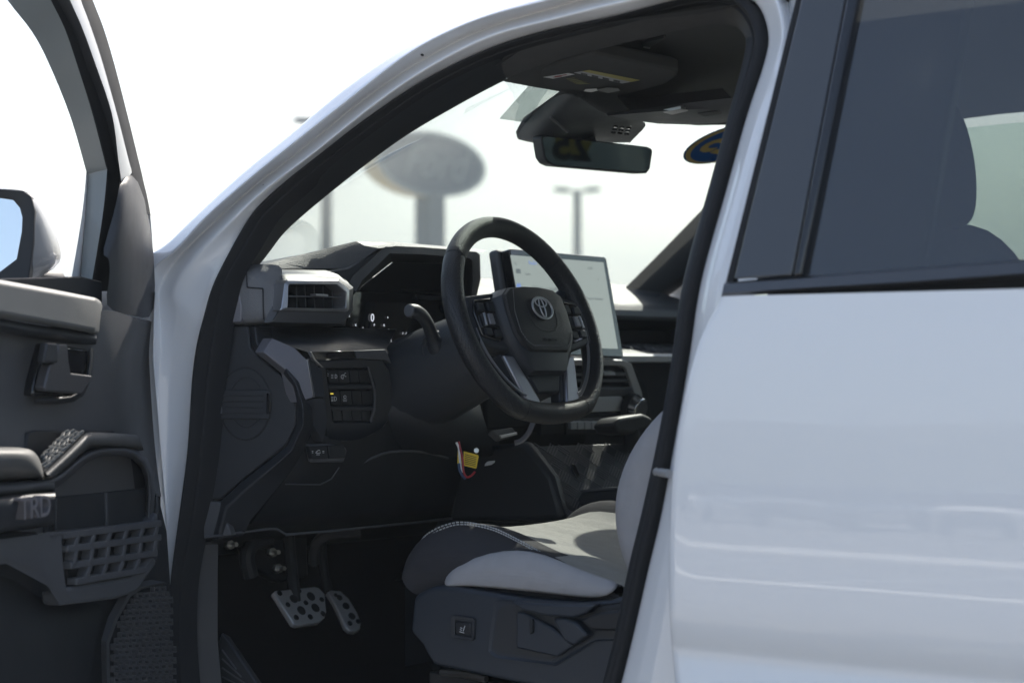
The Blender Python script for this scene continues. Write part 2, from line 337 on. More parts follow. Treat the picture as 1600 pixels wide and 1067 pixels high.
# ------------------------------------------------------------------ the truck
truck = thing('pickup_truck', 'white four-door pickup truck seen close up with its driver door open', 'pickup truck', (0, 0, 0))
def yF(z): return .80 if z < 1.40 else .80-.38*(z-1.40)
OFF = dict(O=.02, c1=.052, c2=-.004, c3=.030, c4=.000, S0=-.006)
ST = [  # O, c1, c2, c3, c4, S0, S1, T  along the front door opening, from the hinge pillar over the roof to the middle pillar
 [(212,1100),(224,1100),(240,1100),(252,1100),(262,1100),(267,1100),(292,1100),(308,1100)],
 [(212,1000),(224,1000),(244,1000),(256,1000),(264,1000),(267.5,1000),(285,1000),(300,1000)],
 [(212,900),(225,900),(245,900),(257,900),(269,900),(273,900),(289,900),(303,900)],
 [(212,800),(227,800),(246,800),(260,800),(280,800),(285,800),(309,800),(318,800)],
 [(212,700),(229,700),(247,700),(263,700),(293,700),(298,700),(321,700),(328,700)],
 [(213,600),(231,600),(249,600),(266,600),(298,600),(303.5,600),(330,600),(337,600)],
 [(216,540),(233,536),(252,534),(270,536),(305,540),(311,540),(338,540),(345,540)],
 [(220,470),(234,474),(249,484),(277,490),(316,494),(323,495),(344,500),(351,500)],
 [(230,408),(239,420),(252,440),(270,452),(304,452),(337,450),(356,440),(370,436)],
 [(262,379),(273,394),(284,396),(303,402),(347,395),(365,392),(383,392),(403,420)],
 [(302,340),(320,341),(341,341),(363,343),(389,343),(395,340),(412,344),(426,393)],
 [(380,268),(393,277),(402,287),(411,298),(424,304),(428,303),(438,318),(456,356)],
 [(456,207),(470,215),(481,226),(491,238),(503,240),(506,238),(516,251),(540,286)],
 [(535,140),(549,153),(562,160),(575,170),(589,174),(592,175),(601,187),(628,220)],
 [(636,71),(645,79),(654,97),(662,109),(671,120),(674,122),(681,133),(705,174)],
 [(740,20),(748,30),(755,46),(762,57),(770,73),(772,75),(776,88),(795,126)],
 [(850,-17),(853,2),(856,15),(859,31),(862,46),(863,47),(866,61),(878,95)],
 [(960,-45),(960,-27),(960,-14),(961,5),(962,24),(962,27),(963,38),(972,71)],
 [(1060,-62),(1060,-45),(1060,-32),(1061,-14),(1062,-2),(1062,1),(1062,12),(1065,51)],
 [(1150,-75),(1148,-58),(1140,-45),(1135,-28),(1130,-14),(1127,-9),(1113,6),(1112,43)],
 [(1235,-78),(1226,-60),(1213,-42),(1200,-25),(1182,-4),(1176,4),(1150,18),(1146,42)],
 [(1262,30),(1250,35),(1238,40),(1225,45),(1204,50),(1196,50),(1173,56),(1166,62)],
 [(1248,106),(1236,104),(1224,102),(1212,100),(1197,98),(1191,97),(1167,101),(1160,104)],
 [(1222,190),(1209,187),(1196,184),(1183,182),(1169,180),(1164,180),(1145,180),(1139,181)],
 [(1187,300),(1174,300),(1161,300),(1149,300),(1136,300),(1131,300),(1113,300),(1107,300)],
 [(1150,440),(1137,440),(1124,440),(1111,440),(1097,440),(1092,440),(1074,440),(1068,440)],
 [(1132,560),(1119,560),(1106,560),(1092,560),(1079,560),(1074,560),(1057,560),(1051,560)],
 [(1112,680),(1099,680),(1085,680),(1071,680),(1058,680),(1053,680),(1036,680),(1030,680)],
 [(1095,800),(1082,800),(1067,800),(1052,800),(1036,800),(1031,800),(1010,800),(1004,800)],
 [(1080,886),(1066,886),(1050,886),(1034,886),(1016,886),(1010,886),(989,886),(983,886)],
 [(1062,1000),(1047,1000),(1030,1000),(1010,1000),(990,1000),(984,1000),(967,1000),(960,1000)],
 [(1045,1100),(1030,1100),(1010,1100),(988,1100),(965,1100),(958,1100),(940,1100),(934,1100)],
]
names = ['O', 'c1', 'c2', 'c3', 'c4', 'S0']
cols = {k: [] for k in names}
seal_a, seal_b, trim_t = [], [], []
for i, st in enumerate(ST):
    for j, k in enumerate(names):
        off = OFF[k]
        w_ = max(0.0, min(1.0, (i-5)/5.0)); lowo = {'O': .03, 'c1': .03, 'c2': .012, 'c3': .0, 'c4': -.004, 'S0': -.008}[k]
        if i < 10: off = lowo*(1-w_)+off*w_
        if i > 21: off = {'O': .03, 'c1': .03, 'c2': .03, 'c3': .022, 'c4': .004, 'S0': -.006}[k]
        cols[k].append(SURF(*st[j], lambda z, off=off: yF(z)+off))
    seal_a.append(SURF(*st[5], lambda z: yF(z)-.006)); seal_b.append(SURF(*st[6], lambda z: yF(z)-.02))
    tw = -.10 if 9 <= i <= 20 else -.05
    trim_t.append(SURF(*st[7], lambda z: yF(z)+tw))
O2 = []
for i, p in enumerate(cols['O']):
    if i < 9: O2.append(p+V((.05, .02, 0)))
    elif i < 16: O2.append(p+V((.045, -.07, .0)))
    elif i < 21: O2.append(p+V((.0, -.14, .035)))
    else: O2.append(p+V((-.03, .0, 0)))
rows = [O2]+[cols[k] for k in names]
rows = [catmull(r_, 3) for r_ in rows]
# tighten: add support rows next to the style lines
def between(a, b, t): return [p.lerp(q, t) for p, q in zip(a, b)]
prof = [rows[0], between(rows[0], rows[1], .8), rows[1], between(rows[1], rows[2], .15), between(rows[1], rows[2], .85), rows[2], between(rows[2], rows[3], .15), between(rows[2], rows[3], .85), rows[3],
        between(rows[3], rows[4], .15), between(rows[3], rows[4], .85), rows[4], between(rows[4], rows[5], .3), rows[5], rows[6], [p+V((0, -.03, 0)) for p in rows[6]]]
body = loft('body_side', prof, PAINT, truck, sub=1)
body['label'] = 'white painted pillar and roof rail around the open front doorway'
for q_, o_ in (((661, 87), .016), ((414, 291), .010)):
    c_ = SURF(*q_, lambda z: yF(z)+o_); disc('drain_plug', c_, (0, 1, .2), .0017, .004, RUB, body, n=10, bevel=0)
# the body's step under the roof: rounded rubber weatherstrip
sa = catmull(seal_a, 3); sb = catmull(seal_b, 3)
srows = []
for w, off in ((-.02, -.03), (0, .002), (.12, .012), (.35, .016), (.55, .010), (.66, .0), (.72, .0), (.82, .007), (1.0, -.004), (1.08, -.03)):
    srows.append([a.lerp(b, w)+V((0, off, 0)) for a, b in zip(sa, sb)])
loft('weatherstrip', srows, RUB, body, sub=1)
# pillar trim between the weatherstrip and the glass: front pillar, roof edge, middle pillar
tt = catmull(trim_t, 3)
def trimpiece(name, a, b, m, ret):
    s_ = [p+V((0, -.012, 0)) for p in sb[a*3:b*3+1]]; t_ = tt[a*3:b*3+1]
    r0 = [p.lerp(q, .0) for p, q in zip(s_, t_)]
    r1 = [p.lerp(q, .22)+V((0, .004, 0)) for p, q in zip(s_, t_)]
    r2 = [p.lerp(q, .6)+V((0, .010, 0)) for p, q in zip(s_, t_)]
    r3 = [p.lerp(q, .95)+V((0, .004, 0)) for p, q in zip(s_, t_)]
    r4 = t_
    r5 = [p+V(ret) for p in t_]
    return loft(name, [r0, r1, r2, r3, r4, r5], m, truck, sub=1)
trimpiece('front_pillar_trim', 8, 15, PLASD, (.05, .03, .012))
trimpiece('roof_edge_trim', 15, 21, HEADL, (.02, -.05, .03))
trimpiece('middle_pillar_trim', 21, 31, PLASD, (-.05, -.02, 0))
trimpiece('lower_pillar_trim', 0, 8, PLASD, (.06, -.02, 0))
# ---- far side of the body (mirror of the near one, plain), roof, hood, floor, rear
def mir(p): return V((p.x, -p.y, p.z))
far = loft('far_body_side', [[mir(p)+V((-.0, 0, 0)) for p in r_] for r_ in (prof[0], prof[2], prof[5], prof[8], prof[13], prof[14], prof[15])], PAINT, truck)
def roof_z(y): return 1.865-.09*(abs(y)/.66)**2.4
rr = []
for x in (.03, -.05, -.3, -.8, -1.5, -2.0):
    rr.append([V((x-(.16*(y/.62)**2 if x > -.2 else 0), y, roof_z(y)-(.05 if x > 0 else (.02 if x > -.1 else 0))-(.03 if x < -1.9 else 0))) for y in [-.62, -.5, -.3, 0, .3, .5, .62]])
loft('roof', rr, PAINT, truck, solid=.01, sub=1)
hd = []
for x, z, w in ((2.1, 1.12, .70), (1.9, 1.25, .78), (1.4, 1.33, .84), (.95, 1.38, .86), (.55, 1.405, .86)):
    hd.append([V((x, w*t, z-.05*abs(t)**3)) for t in (-1, -.7, -.35, 0, .35, .7, 1)])
loft('hood', hd, PAINT, truck, solid=.01, sub=1)
for s in (1, -1):
    fd = []
    for x in (.50, .9, 1.4, 1.9, 2.15):
        fd.append([V((x, s*y_, z)) for y_, z in ((.86, 1.34), (.91, 1.22), (.93, 1.0), (.90, .6))])
    loft('fender', fd, PAINT, truck, solid=.01)
    box('rocker_panel', (-.75, s*.83, .50), (2.7, .14, .22), PAINT, truck, bevel=.03)
for s in (-1,):   # far doors as closed shells below the belt
    dl = []
    for x in (.42, -.1, -.62, -1.2, -1.85):
        dl.append([V((x, s*y_, z)) for y_, z in ((.80, 1.40), (.90, 1.30), (.925, 1.1), (.92, .8), (.86, .58))])
    loft('far_door', dl, PAINT, truck, solid=.01)
    dl = []
    for x in (.42, -.1, -.62, -1.2, -1.85):
        dl.append([V((x, s*y_, z)) for y_, z in ((.80, 1.405), (.76, 1.40), (.74, 1.2), (.72, .8), (.74, .6))])
    loft('far_door_trim', dl, PLAS, truck)
    prism('far_middle_pillar', [(-.60, -.80, 1.39), (-.78, -.80, 1.39), (-.76, -.66, 1.76), (-.64, -.66, 1.76)], (0, .07, 0), PLASD, truck, bevel=.008)
    prism('far_rear_pillar', [(-1.55, -.80, 1.39), (-2.0, -.80, 1.39), (-2.0, -.66, 1.80), (-1.72, -.66, 1.76)], (0, .07, 0), PLASD, truck, bevel=.008)
    prism('far_front_window', [(.33, -.785, 1.40), (-.60, -.785, 1.40), (-.62, -.665, 1.745), (-.12, -.665, 1.735)], (0, .004, .001), CLEAR, truck, bevel=0)
    prism('far_rear_window', [(-.78, -.785, 1.40), (-1.57, -.785, 1.40), (-1.72, -.665, 1.745), (-.76, -.665, 1.745)], (0, .004, .001), CLEAR, truck, bevel=0)
box('floor_pan', (-.75, 0, .64), (3.0, 1.60, .04), CARP, truck, bevel=0)
# footwell carpet: slopes up under the dash
loft('carpet', [[V((x, y, z)) for y in (-.74, -.15, .15, .5, .72)] for x, z in ((-.7, .665), (.2, .67), (.55, .69), (.75, .78), (.88, .95), (.9, 1.3))], CARP, truck)
prism('rear_bulkhead', [(-2.0, .74, .6), (-2.0, -.74, .6), (-2.0, -.74, 1.34), (-2.0, .74, 1.34)], (-.03, 0, 0), PLASD, truck)
prism('rear_window', [(-2.0, .66, 1.34), (-2.0, -.66, 1.34), (-1.97, -.60, 1.76), (-1.97, .60, 1.76)], (-.004, 0, 0), TINT, truck, bevel=0)
prism('rear_window_header', [(-1.98, .66, 1.755), (-1.98, -.66, 1.755), (-1.98, -.62, 1.84), (-1.98, .62, 1.84)], (-.03, 0, 0), HEADL, truck)
# ---- windshield
def ws(y, t):                                   # t 0 at the cowl, 1 at the header
    b = V((.70-.25*(y/.64)**2, y, 1.425-.02*(y/.64)**2)); h = V((.0-.15*(y/.64)**2, y*.98, 1.785-.05*(y/.64)**2))
    p = b.lerp(h, t); p.x += .035*math.sin(math.pi*t); p.z += .012*math.sin(math.pi*t); return p
wsh = loft('windshield', [[ws(-.66+1.32*i/20, t/10) for i in range(21)] for t in range(11)], WSHIELD, truck)
# black printed border along the cowl and header
for nm, t0, t1 in (('cowl_frit', -.14, .0), ('header_frit', .97, 1.03)):
    loft(nm, [[ws(-.66+1.32*i/20, t)+V((-.004, 0, -.004)) for i in range(21)] for t in (t0, t1)], PLASD, wsh)
def ws_hit(px, py, lift=.006):
    r_ = ray(px, py); best = None
    lo, hi = 2.2, 6.0
    def side(t_):
        p = CAM+r_*t_
        # height of the windshield above/below the point along x
        a, b = 0.0, 1.0
        for _ in range(30):
            m = (a+b)/2
            if ws(max(-.7, min(.7, p.y)), m).z < p.z: a = m
            else: b = m
        return p.x - ws(max(-.7, min(.7, p.y)), a).x
    for _ in range(45):
        m = (lo+hi)/2
        if side(m) < 0: lo = m
        else: hi = m
    return CAM+r_*(lo-lift)
film = [ws_hit(*p) for p in ((780, 186), (826, 134), (890, 140), (848, 196))]
mesh('film_patch', film, [(0, 1, 2, 3)], BAND, wsh)
# ------------------------------------------------------------------ rear door (closed)
def yR(z):
    u = (z-.95)/.42
    if u >= 0: return .935-.006*u-.018*u**3
    if u > -.075: return .935+u*.28
    return .914-(u+.075)*.10
edge = [(1127,463),(1110,492),(1094,521),(1085,546),(1077,572),(1067,615),(1058,660),(1050,715),(1045,770),(1043,830),(1042,900),(1044,960),(1046,998),(1047,1008),(1048,1020),(1049,1036),(1051,1048),(1053,1075),(1058,1130)]
er = []
for p in edge:
    e = SURF(*p, yR)
    row = [e+V((.004, -.05, 0)), e+V((.003, -.012, 0)), e+V((.0, -.003, 0)), e+V((-.004, 0, 0))]
    for t in (.05, .2, .5, 1.0): row.append(V((e.x+(-1.75-e.x)*t, e.y, e.z)))
    er.append(row)
rdoor = loft('rear_door', er, PAINT, truck, sub=1)
rdoor['label'] = 'closed white rear door with a dark tinted window'
zb = 1.36
def yU(z): return yR(zb)-.012-.34*(z-zb)
def RU(px, py, o=0.0): return SURF(px, py, lambda z: yU(z)+o)
def rslab(name, pts, m, o, d=.012, bevel=.0015): return prism(name, [RU(*p, o) for p in pts], (0, -d, 0), m, rdoor, bevel=bevel)
rslab('pillar_applique', [(1263,-45),(1146,436),(1237,430),(1329,-45)], SATIN, .004, .012, .002)
rslab('applique_seal', [(1253,-45),(1131,447),(1145,446),(1263.6,-45)], RUB, -.004, .012, .003)
rslab('window_divider', [(1330.5,-45),(1238,431.5),(1251,430.5),(1347,-45)], GLOSSB, .008, .014, .003)
loft('belt_moulding', [[RU(1133,441,.0),RU(1250,432,.0),RU(1420,419.5,.0),RU(1640,402.5,.0)],[RU(1131,444,.010),RU(1250,436,.010),RU(1420,423,.010),RU(1640,406,.010)],
     [RU(1128,458,.013),RU(1250,450,.013),RU(1420,440,.013),RU(1640,424,.013)],[RU(1127,463,.004),RU(1250,456,.004),RU(1420,446,.004),RU(1640,430,.004)],[RU(1127,464,-.02),RU(1250,457,-.02),RU(1420,447,-.02),RU(1640,431,-.02)]], SATIN, rdoor)
gl = [RU(1249,434,-.004),RU(1250,425,-.004),RU(1345,-45,-.004),RU(1800,-60,-.004),RU(1800,400,-.004)]
mesh('window_glass', gl, [(0, 1, 2, 3, 4)], TINT, rdoor)
rslab('window_frame', [(1330,-46),(1360,-46),(1800,-110),(1800,-175),(1310,-110)], SATIN, .002, .03)
# frame strip hiding behind the glass edge, and inner trim of the rear door
prism('inner_trim', [(-.74, .80, 1.352), (-1.8, .80, 1.365), (-1.8, .80, .62), (-.70, .80, .62)], (0, -.03, 0), PLASD, rdoor, bevel=.004)
prism('belt_inner_cap', [(-.735, .862, 1.372), (-1.8, .862, 1.388), (-1.8, .862, 1.30), (-.72, .862, 1.30)], (0, -.05, 0), PLASD, rdoor, bevel=.003)
tube('roof_grab_handle', [V((-.98, .60, 1.775)), V((-1.0, .60, 1.735)), V((-1.12, .60, 1.728)), V((-1.3, .60, 1.735)), V((-1.32, .60, 1.775))], .011, PLASD, truck, dense=4)
# rear-seat pillar trim of the near side and belt seen through the tinted glass
loft('rear_roof_trim', [[V((x, y, z)) for x in (-.62, -.9, -1.4, -1.98)] for y, z in ((.70, 1.775), (.655, 1.748), (.60, 1.752), (.57, 1.79))], HEADL, truck, sub=1)
prism('rear_corner_pillar', [(-1.62, .80, 1.36), (-2.0, .80, 1.36), (-2.0, .66, 1.80), (-1.75, .66, 1.76)], (0, -.06, 0), PLASD, truck, bevel=.008)
loft('middle_pillar_inner_trim', [[V((x, y, z)) for y, z in ((.775, 1.37), (.70, 1.55), (.62, 1.76))] for x in (-.64, -.70, -.86, -.90)], PLASD, truck, solid=.03)
# latch striker on the middle pillar
a = Y(1026, 737, .79); b = Y(1046, 740, .835)
tube('door_striker', [a+V((0, -.01, 0)), a, b], .0055, ALU, truck, n=12)
# ------------------------------------------------------------------ front door (swung open)
PHI = R(70)
H = Y(238, 600, .88)
dd = V((-math.cos(PHI), math.sin(PHI), 0)); dn = V((-math.sin(PHI), -math.cos(PHI), 0))     # along the door, off its inner face
def D(px, py, n=0.0): return PL(px, py, H+dn*n, dn)
dedge = ((243,455),(241,480),(240,520),(239,560),(246,640),(254,735),(262,830),(267,900),(271,1000),(270,1110))
fdoor = loft('front_door', [[D(*p, n) for p in dedge] for n in (-.02, -.075, -.09)]+[[D(*p, -.095)+dd*1.05 for p in dedge]], PAINT, truck)
fdoor['label'] = 'open driver door seen from its black inner side'
def dslab(name, pts, m, n=0.0, d=.02, bevel=.002, **kw): return prism(name, [D(*p, n) for p in pts], dn*(-d), m, fdoor, bevel=bevel, **kw)
def dloft(name, rows, m, **kw): return loft(name, [[D(p[0], p[1], p[2]) for p in r_] for r_ in rows], m, fdoor, **kw)
# window frame: reveal, run channel, painted flange, outer seal
fr = [  # glass edge, reveal, channel, flange in, flange out, seal
 [(-25,-60),(50,-60),(62,-60),(82,-60),(104,-60),(124,-60)],
 [(11,0),(79,0),(90,0),(109,0),(126,0),(144,0)],
 [(49,49),(101,45),(113,45),(129,45),(143,45),(162,45)],
 [(75,97),(120,100),(134,100),(149,100),(162,103),(178,103)],
 [(109,180),(145,180),(163,178),(175,178),(184,182),(197,182)],
 [(133,262),(165,258),(182,250),(185,250),(202,254),(214,252)],
 [(137,285),(167,270),(187,285),(190,288),(206,270),(224,296)],
 [(130,380),(160,340),(186,340),(192,340),(214,330),(236,340)],
 [(124,455),(141,455),(176,455),(196,455),(222,455),(243,455)],
]
nn = (-.055, -.02, -.028, -.004, -.016, -.05)
cl = [[D(*st[j], nn[j]) for st in fr] for j in range(6)]
cl = [catmull(c_, 4) for c_ in cl]
REVEAL = mat('painted_window_reveal', (.20, .215, .215), .35, coat=.3, var=.08, vscale=5)
def fstrip(name, a, b, i0, i1, m, bulge=0, th=.006):
    A, B = cl[a][i0*4:i1*4+1], cl[b][i0*4:i1*4+1]
    mid = [p.lerp(q, .5)+dn*bulge for p, q in zip(A, B)]
    return loft(name, [A, mid, B], m, fdoor)
fstrip('window_reveal', 0, 1, 0, 8, REVEAL, -.004)
fstrip('glass_run_channel', 1, 2, 0, 8, RUB, -.008)
fstrip('frame_inner_lip', 2, 3, 0, 6, PLASG, .004)
fstrip('painted_frame', 3, 4, 0, 6, mat('frame_shaded_paint', (.26, .27, .28), .3, coat=.6), .003)  # white frame paint darkened, shade put into its colour
fstrip('outer_seal', 4, 5, 0, 7, RUB, .010)
loft('frame_outer_skin', [[p-dn*.035 for p in cl[1]], [p-dn*.03 for p in cl[5]], [p-dn*.001 for p in cl[5]]], PAINT, fdoor)
# mirror corner cover
dloft('mirror_corner_cover', [[(188,288,.0),(205,264,-.01),(226,300,-.02),(243,400,-.03),(243,497,-.03)],
                     [(186,292,.004),(202,275,.006),(212,310,.0),(226,400,-.006),(224,498,-.004)],
                     [(180,330,.004),(190,330,.012),(198,345,.012),(196,410,.014),(192,490,.012)],
                     [(157,400,-.01),(166,400,.004),(172,405,.008),(172,440,.008),(160,482,.006)]], PLAS, sub=1)
dslab('belt_inner_seal', [(-90,438),(128,432),(160,440),(160,480),(-90,470)], PLASD, -.012, .03)
# upper pad and its dark lower strip
dloft('upper_pad', [[(-120,411,-.01),(0,437,-.01),(100,455,-.01),(148,464.5,-.01),(157,469,-.012)], [(-120,412,.036),(0,438.5,.036),(100,457,.036),(148,466.5,.034),(159,473,.006)], [(-120,416,.043),(0,442,.043),(100,460.5,.043),(150,470,.039),(160,478,.008)],
                    [(-120,465,.046),(0,488,.046),(100,506,.046),(148,515,.042),(156,518,.010)], [(-120,472,.036),(0,496,.036),(100,512,.036),(148,521,.034),(154,522,.004)], [(-120,473,.0),(0,497,.0),(100,513,.0),(148,522,.0),(153,523,-.01)]], DOORPAD, bevel=.003, seg=3)
dloft('pad_lower_strip', [[(-120,474,.022),(0,498,.022),(100,514,.022),(152,523,.014)], [(-120,478,.034),(0,503,.034),(100,519,.034),(152,528,.02)], [(-120,490,.034),(0,516,.032),(100,530,.03),(150,538,.016)], [(-120,494,.0),(0,521,.0),(100,536,.0),(149,543,.0)]], PLAS, sub=1)
# main inner panel with its rounded front wing
dloft('inner_panel', [
  [(-120,480,.0),(0,500,.0),(90,515,.0),(120,500,.008),(159,481,.012),(190,489,.012),(224,501,-.004),(243,500,-.05)],
  [(-120,520,.0),(0,530,.0),(90,545,.0),(130,530,.006),(160,520,.016),(192,520,.018),(219,517,-.006),(241,530,-.05)],
  [(-120,560,.0),(0,560,.0),(80,565,.0),(130,560,.004),(158,552,.016),(184,549,.020),(199,548,.002),(240,560,-.05)],
  [(-120,610,.0),(0,610,.0),(80,612,.0),(120,608,.004),(155,600,.014),(182,592,.018),(197,590,.004),(242,600,-.05)],
  [(-120,650,.002),(0,650,.002),(80,652,.002),(120,650,.004),(155,640,.010),(182,630,.014),(196,625,.004),(247,645,-.05)],
  [(-120,690,.01),(0,690,.01),(80,688,.01),(120,684,.01),(160,678,.010),(190,674,.010),(211,676,.0),(252,700,-.05)],
  [(-120,780,.01),(0,780,.01),(80,778,.01),(120,776,.01),(160,774,.010),(205,772,.008),(245,770,.0),(258,785,-.05)]], DOORP, sub=2)
# latch lever in its pocket
dslab('pocket_shade_slab', [(72,536),(138,545),(137,570),(130,596),(117,621),(52,618),(56,596)], GLOSSB, .016, .02, .004)  # flat black slab, the recess's shade put into its colour
dloft('pocket_lip', [[(140,543,.018),(139,572,.018),(131,600,.018),(119,622,.018),(56,621,.018)], [(142,543,.024),(142,573,.024),(134,602,.024),(121,626,.024),(54,625,.024)], [(147,543,.010),(147,575,.010),(138,606,.010),(124,632,.010),(52,632,.010)]], PLAS, sub=1)
prism('door_lever', [D(*p, .022) for p in ((76,538),(90,538),(92,566),(95,583),(129,587),(128,592),(116,611),(112,615),(56,611),(53,606),(62,570),(72,566))], dn*.016, mat('dark_satin_metal', (.11, .108, .115), .36, metal=.5), fdoor, bevel=.006, seg=4)
dslab('lever_top', [(74,535),(91,536),(92,567),(69,567)], PLAS, .043, .012, .003)
# pull-cup bridge, armrest
dslab('pull_cup', [(44,676),(56,672),(180,672),(176,700),(66,745),(40,705)], PLASD, .012, .01, .003)
txr = [(64,713),(106,672),(131,673),(134,676),(69,737)]
tp = [D(*p, .05) for p in txr]
PATT = mat('hex_relief_rubber', (.05, .05, .052), .5)
prism('textured_pull_top', [D(64,713,.022), D(104,671,.022), D(133,674,.055), D(69,737,.058)], dn*(-.01)+V((0, 0, -.012)), PATT, fdoor, bevel=.002)
geo = []
e0, e1, e2, e3 = D(64,713,.022), D(104,671,.022), D(133,674,.055), D(69,737,.058)
nrm_t = (e1-e0).cross(e3-e0).normalized()
if nrm_t.z < 0: nrm_t = -nrm_t
for i in range(9):
    for j in range(4):
        u, v = (i+.5+.5*(j % 2)*.9)/9.6, (j+.5)/4
        c_ = e0.lerp(e1, u).lerp(e3.lerp(e2, u), v)
        ax = (e1-e0).normalized(); ay = nrm_t.cross(ax)
        ang = random.choice((0.3, -.5, .9)); a2 = ax*math.cos(ang)+ay*math.sin(ang); b2 = nrm_t.cross(a2)
        geo.append(box_geo(c_+nrm_t*.001, (a2, b2, nrm_t), (.012, .0055, .003)))
vs, fs = join_geo(geo); mesh('pull_top_relief', vs, fs, DOORPAD, fdoor, bevel=.0006)
dloft('pull_edge', [[(69,738,.052),(101,708,.052),(132,677,.05),(136,674,.048),(176,676,.046),(216,679,.03)], [(71,739,.068),(102,711,.068),(133,679,.066),(137,677,.066),(177,679,.062),(218,682,.036)],
                    [(76,743,.072),(106,717,.072),(136,690,.07),(139,689,.070),(176,690,.066),(222,695,.038)], [(84,745,.066),(112,722,.066),(137,697,.066),(141,695,.064),(176,696,.060),(224,702,.034)], [(86,747,.02),(114,724,.02),(138,700,.02),(142,698,.02),(176,699,.02),(226,705,.0)]], ARMP, sub=1)
dloft('pocket_frame', [[(68,746,.02),(84,746,.03),(110,723,.03),(138,699,.03),(177,697,.03),(216,697,.022),(246,731,.006),(240,812,.0)], [(68,750,.060),(88,748,.062),(114,725,.062),(140,702,.062),(177,700,.060),(213,700,.05),(241,733,.03),(236,812,.02)],
                       [(70,758,.060),(88,757,.062),(116,732,.062),(141,709,.062),(177,706,.060),(211,707,.05),(236,738,.034),(230,813,.022)], [(72,768,.01),(90,765,.0),(120,738,.0),(143,716,.0),(177,712,.0),(208,713,.0),(231,745,.0),(224,814,.0)]], PLASG, sub=1)
dslab('map_pocket_wall', [(78,770),(150,705),(214,708),(240,750),(232,830),(76,835)], PLASD, .006, .01)
dslab('map_pocket_insert', [(88,776),(228,762),(226,822),(88,832)], PLAS, .012, .006, .002)
dslab('map_pocket_insert', [(166,769),(169,768.6),(170,822),(167,822.4)], PLASG, .015, .004, .001)
dloft('armrest', [[(-120,700,.0),(0,697,.0),(42,698,.0),(58,706,.0),(68,730,.0),(69,742,.0)], [(-120,698,.06),(0,698,.06),(40,699,.06),(57,707,.058),(68,731,.05),(70,743,.048)], [(-120,704,.085),(0,704,.085),(38,704,.084),(54,712,.08),(65,735,.07),(68,745,.062)],
                  [(-120,712,.09),(0,711,.09),(36,711,.089),(51,718,.086),(62,738,.076),(66,746,.066)], [(-120,752,.085),(0,748,.085),(36,745,.085),(54,745,.08),(62,746,.07),(66,747,.06)], [(-120,757,.0),(0,753,.0),(36,750,.0),(54,748,.0),(62,748,.0),(66,748,.0)]], ARMP, sub=2)
dloft('armrest_base', [[(-120,758,.0),(0,752,.0),(40,749,.0),(70,746,.0),(84,747,.0)], [(-120,760,.07),(0,754,.07),(40,751,.07),(70,748,.068),(86,749,.062)], [(-120,786,.066),(0,776,.066),(40,771,.066),(72,767,.064),(86,768,.06)], [(-120,788,.0),(0,778,.0),(40,773,.0),(72,769,.0),(86,770,.0)]], PLASG, sub=1)
dloft('armrest_ledge', [[(-120,787,.02),(0,774,.02),(44,770,.02),(84,767,.02)], [(-120,790,.082),(0,775,.082),(44,771,.082),(86,769,.080)], [(-120,800,.086),(0,785,.086),(44,781,.086),(87,774,.084)], [(-120,845,.078),(0,830,.078),(44,824,.078),(86,818,.076)], [(-120,848,.0),(0,833,.0),(44,827,.0),(86,820,.0)]], PLAS, sub=1)
lc = D(50, 794, .086)
text('raised_letters', 'TRD', lc, -dd, V((0, 0, 1)), .040, ACC, fdoor, depth=.006, bold=.0002)
# lower bin with the ladder-like cut-outs
dloft('bin_lip', [[(78,829,.0),(150,822,.0),(236,813,.0)], [(78,831,.055),(150,824,.05),(237,815,.03)], [(79,838,.057),(150,829,.052),(237,819,.032)], [(80,842,.03),(150,832,.03),(236,821,.01)]], PLASG, sub=1)
gx = [(1.0, [(104,135),(160,187),(211,231)]), ]
back = dslab('bin_grid_back', [(96,838),(236,820),(238,870),(212,905),(110,925)], PLASD, .030, .01)
geo = []
def dbar(p, q, w, n0=.036, th=.016):
    a, b = D(*p, n0), D(*q, n0); ax = (b-a); L_ = ax.length; ax.normalize(); ay = dn.cross(ax)
    geo.append(box_geo(a.lerp(b, .5)+dn*(th/2), (ax, ay, dn), (L_, w, th)))
for (p, q) in (((84,836),(238,817)), ((90,857),(238,838.5)), ((96,883),(232,863)), ((104,908),(214,889))): dbar(p, q, .0095)
for k in range(6):
    x0 = 107+k*25.5 if k < 5 else 232
    dbar((x0+1,836-(x0-107)*.12), (x0-6,858-(x0-107)*.12), .009); 
    if k < 6: dbar((x0-2,858-(x0-107)*.12), (x0-9+3,884-(x0-107)*.12), .009)
    if 0 < k < 5: dbar((x0-5,884-(x0-107)*.12), (x0-13,908-(x0-107)*.12), .009)
vs, fs = join_geo(geo); mesh('bin_grid', vs, fs, PLASG, fdoor, bevel=.0015)
dloft('bin_face', [[(-120,850,.045),(0,842,.045),(40,838,.05),(78,830,.05),(96,836,.05)], [(-120,870,.05),(0,850,.05),(48,846,.05),(80,852,.052),(98,880,.052)], [(-120,880,.05),(0,860,.05),(58,860,.05),(84,890,.052),(104,925,.052)], [(-120,890,.05),(0,868,.05),(66,890,.05),(90,925,.05),(112,934,.05)], [(-120,900,.05),(10,880,.04),(74,915,.05),(94,945,.046),(130,940,.044)]], PLASG)
dslab('bin_bottom', [(92,925),(112,916),(206,900),(238,868),(243,870),(246,880),(214,925),(185,935),(96,946)], PLASG, .048, .03, .006)
dslab('bin_side', [(238,815),(247,800),(247,870),(238,870)], PLASG, .03, .03, .004)
dslab('lower_panel', [(-120,830),(60,830),(100,925),(215,915),(246,865),(248,770),(262,830),(268,920),(272,1110),(-120,1110)], PLAS, .004, .03, .004)
